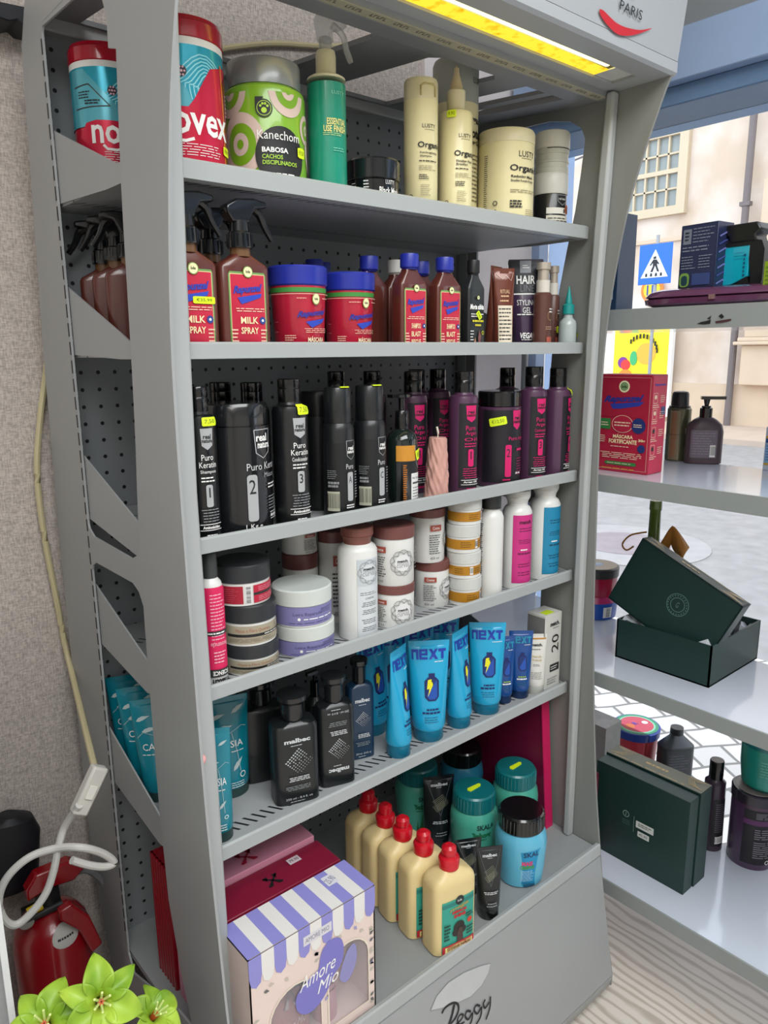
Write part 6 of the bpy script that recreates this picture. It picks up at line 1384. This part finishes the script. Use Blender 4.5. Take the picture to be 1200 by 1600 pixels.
r=.5*54/FP*(R@q).z; it.body([(0,.95),(.01,1),(.80,1),(.82,.96),(.97,.42),(1,.36)],r,.18,M('1a1b1d',.3,coat=.3),.55,4); it.body([(0,.32),(.2,.38),(1,.36)],r,.022,M('17181a',.3),name='cap',z0=.18,store=False)
d=it.dec(); d.rect(-.8,.7,.05,.78,ink('1f2022')); d.bars(-.7,.6,.1,.7,12,ink('4a4b4e'),.3); d.build(it.o)
x,y,r=fitb(1095,1134,1260,1332,Z4); h=zat(x,y,1187)-Z4
it=Item('argan_shampoo_bottle','slim purple bottle with black cap right of the green gift box','bottle',x,y,Z4)
it.body([(0,.95),(.01,1),(.95,.88),(.99,.6),(1,.58)],r,h*.80,M('3b2a3c',.3,coat=.3)); it.body([(0,.6),(.95,.6),(1,.55)],r,h*.20,BC,name='cap',z0=h*.8,store=False)
d=it.dec(); d.rect(-1.2,.2,.08,.75,PN); d.barcode(-.8,.0,.12,.22,W_,K_); d.bars(-.9,.0,.28,.7,14,ink('77707c'),.3); d.build(it.o)
x,y,r=fitb(1137,1216,1290,1362,Z4); h=zat(x,y,1228)-Z4
it=jar('argan_mask_jar','big dark purple jar with pale lid top and fine print at the right edge','jar',(x,y,r,h,Z4),M('4a3350',.3,coat=.3),M('2b2430',.25,coat=.4),.86)
MB().loft([(h,.85*r,.85*r),(h+.001,.84*r,.84*r)],M('9a8f8a',.3)).build('lid_top',it.o)
d=it.dec(); d.rect(-1.6,1.3,.1,.95,PN); d.rect(-1.6,1.3,.72,.80,ink('5a2a5c')); 
for v in (.82,.5,.3,.2): d.bars(-1.1,.9,v,v+.1 if v>.8 else v+.17,5,ink('8b8a92'),.35)
d.text('CRUELTY',-.1,.15,.05,W_,w=.5,rot=PI/2); d.ring(-.45,.14,.1,.03,W_); d.build(it.o)
q=on(2,Z4+h+.002,1190,1235)
it=Item('teal_cream_jar','teal plastic jar tilted on top of the big purple jar','jar',x+.02,y-.01,Z4+h+.001,rz=-.7)
it.body([(0,.75),(.08,.9),(.5,1.0),(1,1.02)],.062,.12,M('1f8f80',.3,coat=.3)); d=it.dec(); d.bars(-.7,.5,.4,.8,6,ink('6fc0b0'),.3); d.barcode(-.1,.35,.1,.25,W_,K_); d.rect(-1.3,1.3,.05,.09,ink('2a3f44')); d.build(it.o)
it.body([(0,1.04),(1,1.0)],.062,.03,TL,name='lid',z0=.12,store=False)
mp_=Item('maroon_carton','maroon and grey patterned carton half hidden behind the cabinet edge','box',1.572,1.045,Z4)
MB().box((-.028,-.05,0),(.028,.05,.235),M('6a2438',.4)).build('carton',mp_.o,bevel=.001)
MB().box((-.029,-.051,0),(.029,.051,.05),M('c93a7c',.4)).build('pink_band',mp_.o)
gc=Item('marbled_carton','tall pale marbled carton behind the maroon one','box',1.80,1.14,Z4)
MB().box((-.04,-.06,0),(.04,.06,.27),M('a9a8a4',.4,0,.35,30)).build('carton',gc.o,bevel=.001)

# ---------------------------------------------------------------- LEFT CORNER
ye=M('c2b791',.45); 
wc=[on(1,1.535,*p) for p in ((52,230),(66,330),(76,430),(80,500),(72,580),(62,660),(58,740),(68,830),(85,920),(100,1000))]+[on(1,1.50,112,1050),on(1,1.36,130,1125),on(1,1.20,150,1208)]
tag(MB().tube(spline(wc),.006,ye,8).build('wall_cable',world=True),'yellowed white cable hanging down the wallpaper left of the cabinet','cable')
wc=[on(1,1.54,*p) for p in ((330,80),(370,73),(430,68),(500,72),(545,70),(592,56))]
tag(MB().tube(spline(wc),.006,ye,8).build('wall_cable',world=True),'yellowed cable crossing the wallpaper behind the top shelf','cable')
p=on(1,1.19,139,1234); sw=empty('inline_switch',(p.x,p.y,p.z)); tag(sw,'white inline cord switch hanging from the cable end','switch')
sb2=MB().box((-.014,-.010,-.042),(.014,.010,.042),M('c9c6bf',.4)).build('switch_body',sw,bevel=.004); sw.rotation_euler=(0,.55,0)
MB().box((-.007,-.013,-.012),(.007,-.010,.012),M('dedbd4',.35)).build('rocker',sw,bevel=.001)
wp=[(p_,1.21-.03*(p_[0]>110)) for p_ in ((124,1258),(102,1290),(92,1320),(84,1360),(72,1395),(50,1425),(25,1445),(6,1436),(-2,1405),(12,1370),(45,1340),(85,1326),(125,1324),(160,1333),(178,1347),(165,1354),(140,1352),(112,1344))]
tag(MB().tube(spline([on(1,b_,*a_) for a_,b_ in wp]),.0065,M('c9c7c2',.4),10).build('electric_cable',world=True),'thick white electric cord looping over the fire extinguisher','cord')
# fire extinguisher
EY=1.44
x,_,r=fitc(20,135,1440,EY-.085); yE=EY
p=on(1,yE,78,1430); sc=(R@p).z; r=.5*113/FP*sc; zt_=on(1,yE,80,1412).z; zb=zt_-.36; 
RX=M('8f0a17',.25,0,.05,coat=.4)
ex=Item('fire_extinguisher','red fire extinguisher with black valve hanging low beside the cabinet','fire extinguisher',p.x,yE,zb)
H=zt_-zb; K=H
ex.body([(0,.7),(.03,.92),(.08,1),(.80,1),(.88,.93),(.94,.75),(.985,.45),(1,.3)],r,K,RX,name='cylinder')
d=ex.dec(); d.disc(.15,.90,.4,ink('b9b9b4'),ratio=.7); d.bars(-.1,.4,.885,.905,1,K_,.5); d.rect(-.8,.9,.15,.55,ink('8f0f1a')); d.build(ex.o)
mb=MB(); mb.loft([(K-.01,.024,.024),(K+.04,.022,.022)],ink('1a1b1c'),20); mb.tube([(-.055,-.02,K+.005),(.02,-.02,K+.005)],.009,ink('1a1b1c'),12); mb.build('valve',ex.o)
MB().prism([(-.04,K+.06),(-.02,K+.085),(.045,K+.085),(.078,K+.06),(.05,K+.038),(.0,K+.045),(-.04,K+.035)],1,-.014,.014,RX).build('carry_handle',ex.o,bevel=.004)
MB().prism([(.0,K+.03),(.025,K+.035),(.055,K-.01),(.075,K-.085),(.052,K-.095),(.032,K-.03),(.0,K+.01)],1,-.075,-.055,RX).build('squeeze_lever',ex.o,bevel=.004)
MB().tube([(-.045,-.025,K+.022),(-.018,-.025,K+.026)],.009,M('d6b80f',.4),12).build('safety_pin',ex.o)
MB().loft([(.0,.012,.012),(.004,.014,.014)],M('c9c9c4',.3,.6),16).build('gauge',ex.o).location=(-.05*S,-.03*S,(K+.0)*S)
MB().tube(spline([(.03,.0,K+.045),(.085,.01,K+.03),(.125,.02,K-.05),(.13,.02,K-.16),(.12,.02,K-.25)]),.007,M('77777a',.4),10).build('hose',ex.o)
MB().box((-.03,r*.9,.05),(.03,1.55-yE-.001,.30),ink('2a2b2c')).build('wall_bracket',ex.o)
pk_=on(1,1.50,22,1325); bk_=MB(); bk_.loft([(-.09,.045,.03,2.5),(-.06,.062,.035,2.6),(.03,.06,.035,2.6),(.06,.045,.03,2.4),(.07,.02,.02,2)],M('10131a',.5),40)
o=bk_.build('black_pouch'); o.location=((pk_.x-.01)*S,1.512*S,(pk_.z+ZF)*S); o.rotation_euler=(0,.15,0); tag(o,'dark rounded pouch hanging on the wall behind the extinguisher','pouch')
pk_=on(1,1.52,22,32); mb=MB(); mb.prism([(pk_.x-.08,pk_.z+.006),(pk_.x+.022,pk_.z+.012),(pk_.x+.02,pk_.z-.02),(pk_.x+.004,pk_.z-.02),(pk_.x-.006,pk_.z-.012),(pk_.x-.02,pk_.z-.018),(pk_.x-.08,pk_.z-.01)],1,1.48,1.548,ink('191b22'))
tag(mb.build('wall_clamp',world=True,bevel=.002),'black metal clamp on the wall at the upper left corner','clamp')
# grey panel edge at lower left; unseen block behind it added to shade the wall
q1=on(1,.95,0,1428); q2=on(1,.95,27,1602); xe=(q1.x+q2.x)/2
nb=empty('side_panel_block',(xe-.3,1.1,-1.6)); tag(nb,'grey panel with white edge strip and added shade block at the lower left corner','counter')
MB().box((-.3,-.15,0),(.297,.15,1.35),M('8b8e90',.4)).build('shade_block',nb); MB().box((.292,-.155,0),(.3,-.148,1.35),M('d4d6d8',.35)).build('edge_strip',nb)
def lily(label,c,facing,s,rot0,petals=6):
    it=Item('artificial_lily',label,'flower',c.x,c.y,c.z,'green artificial lilies')
    f=Vector(facing).normalized(); it.o.rotation_mode='QUATERNION'; it.o.rotation_quaternion=f.to_track_quat('Z','Y')
    pm,n,pb=PETAL
    for i in range(petals):
        a=rot0+i*PI/3; inner=i%2; L=s*(1.0 if inner else .95); W_d=s*(.36 if inner else .28)
        def pf(u,v,a=a,L=L,W_d=W_d,inner=inner):
            w=W_d*(math.sin(PI*min(1,.10+v*.9))**.75)*(1 if v<.98 else .3); t=(u-.5)*2
            rad=s*.08+L*(.15*v+.85*v**1.35); z=s*(.75*v**.6-.62*v**2.4)+abs(t)**1.5*w*.45-.02*s*inner+.02*s*math.sin(9*v+t*3)
            x=rad; y=t*w
            return (x*math.cos(a)-y*math.sin(a), x*math.sin(a)+y*math.cos(a), z-s*.35)
        MB().grid(pf,10,14,pm).build('petal',it.o,ang=80,solid=.0012)
    mb=MB()
    for i in range(6):
        a=i*PI/3+.4; mb.tube(spline([(0,0,-s*.3),(math.cos(a)*s*.08,math.sin(a)*s*.08,s*.1),(math.cos(a)*s*.2,math.sin(a)*s*.2,s*.42)],4),.0016,M('cfe08a',.5),6)
        mb.tube([(math.cos(a)*s*.03,math.sin(a)*s*.03,-s*.2),(math.cos(a)*s*.06,math.sin(a)*s*.06,s*.08)],.0026,M('c0522a',.5),6)
    mb.build('stamens',it.o)
    q=it.o.rotation_quaternion.inverted() @ Vector((VX-c.x,VY-c.y,VZ-.05-c.z)); q2=it.o.rotation_quaternion.inverted() @ Vector((VX-c.x,VY-c.y,VZ-c.z+.03))
    MB().tube(spline([(0,0,-s*.3),(0,0,-s*.9),tuple(q2),tuple(q)],6),.004,M('4f7a1c',.5),8).build('stem',it.o)
    return it
PETAL=nodes_of('lime_petal'); pm,n,pb=PETAL
tc=n.nodes.new('ShaderNodeTexCoord'); no=n.nodes.new('ShaderNodeTexNoise'); no.inputs['Scale'].default_value=22; n.links.new(tc.outputs['Object'],no.inputs[0]); rp=n.nodes.new('ShaderNodeValToRGB'); rp.color_ramp.elements[0].position=.35; rp.color_ramp.elements[0].color=lin('6f9a1a'); rp.color_ramp.elements[1].position=.65; rp.color_ramp.elements[1].color=lin('a9c840'); n.links.new(no.outputs[0],rp.inputs[0]); n.links.new(rp.outputs[0],pb.inputs['Base Color']); pb.inputs['Roughness'].default_value=.45
DL=.98
c1=ray(158,1565).normalized()*1.20; c2=ray(70,1600).normalized()*1.22; c3=ray(243,1585).normalized()*1.30
VX,VY,VZ=c1.x+.01,c1.y+.05,c1.z-.17
vs=Item('flower_vase','tall dark vase holding the green lilies at the lower left','vase',VX,VY,-1.6)
H_=VZ+1.6; vs.body([(0,.7),(.02,.8),(.4,1),(.8,.75),(.95,.6),(1,.7)],.075,H_,M('24302c',.3,coat=.3),name='vase_body')
mb=MB()
for i in range(7):
    a=i*.9; L_=.05+.012*(i%3)
    def lf(u,v,a=a,L_=L_):
        t=(u-.5)*2; w_=.016*math.sin(PI*min(1,.08+v*.9)); r0=.012+L_*v; z0=H_+.01+.06*v-.03*v*v
        return (r0*math.cos(a)-t*w_*math.sin(a),r0*math.sin(a)+t*w_*math.cos(a),z0+abs(t)*.004)
    mb.grid(lf,4,8,M('234d1c',.5))
mb.build('leaves',vs.o,ang=80,solid=.001)
lily('lime green lily wide open, middle one of the three',c1,(-.15,-.75,.62),.053,.5)
lily('lime green lily at the left, partly below the frame',c2,(-.25,-.5,.85),.052,.2)
lily('lime green lily at the right, half open beside the cabinet post',c3,(.35,-.5,.8),.045,.9)

# scuffs on the top window shelf edge
d=Dec(1,1,lambda u,z_,o_:(1.520-o_,u,z_),(),False)
def wq(px,py): p=on(0,1.520,px,py); return (p.y,p.z)
for pts_,c_ in ((((1089,506),(1096,503),(1106,501),(1111,499),(1110,506),(1100,507)),'1d1d1f'),(((1105,498),(1112,493),(1110,499)),'26262a'),(((1123,494),(1128,490),(1132,495),(1128,498)),'1d1d1f'),(((1118,502),(1130,500),(1143,498),(1143,501),(1130,504),(1119,505)),'4a2a2e')):
    d.poly([wq(*q) for q in pts_],ink(c_))
ob=d.build(None,'scuff_marks'); ob.location.z+=ZF*S; pr_=max([o for o in wu.children if o.name.startswith('shelf')],key=lambda o:max(v.co.z for v in o.data.vertices)); ob.parent=pr_; bpy.context.view_layer.update(); ob.matrix_parent_inverse=pr_.matrix_world.inverted()
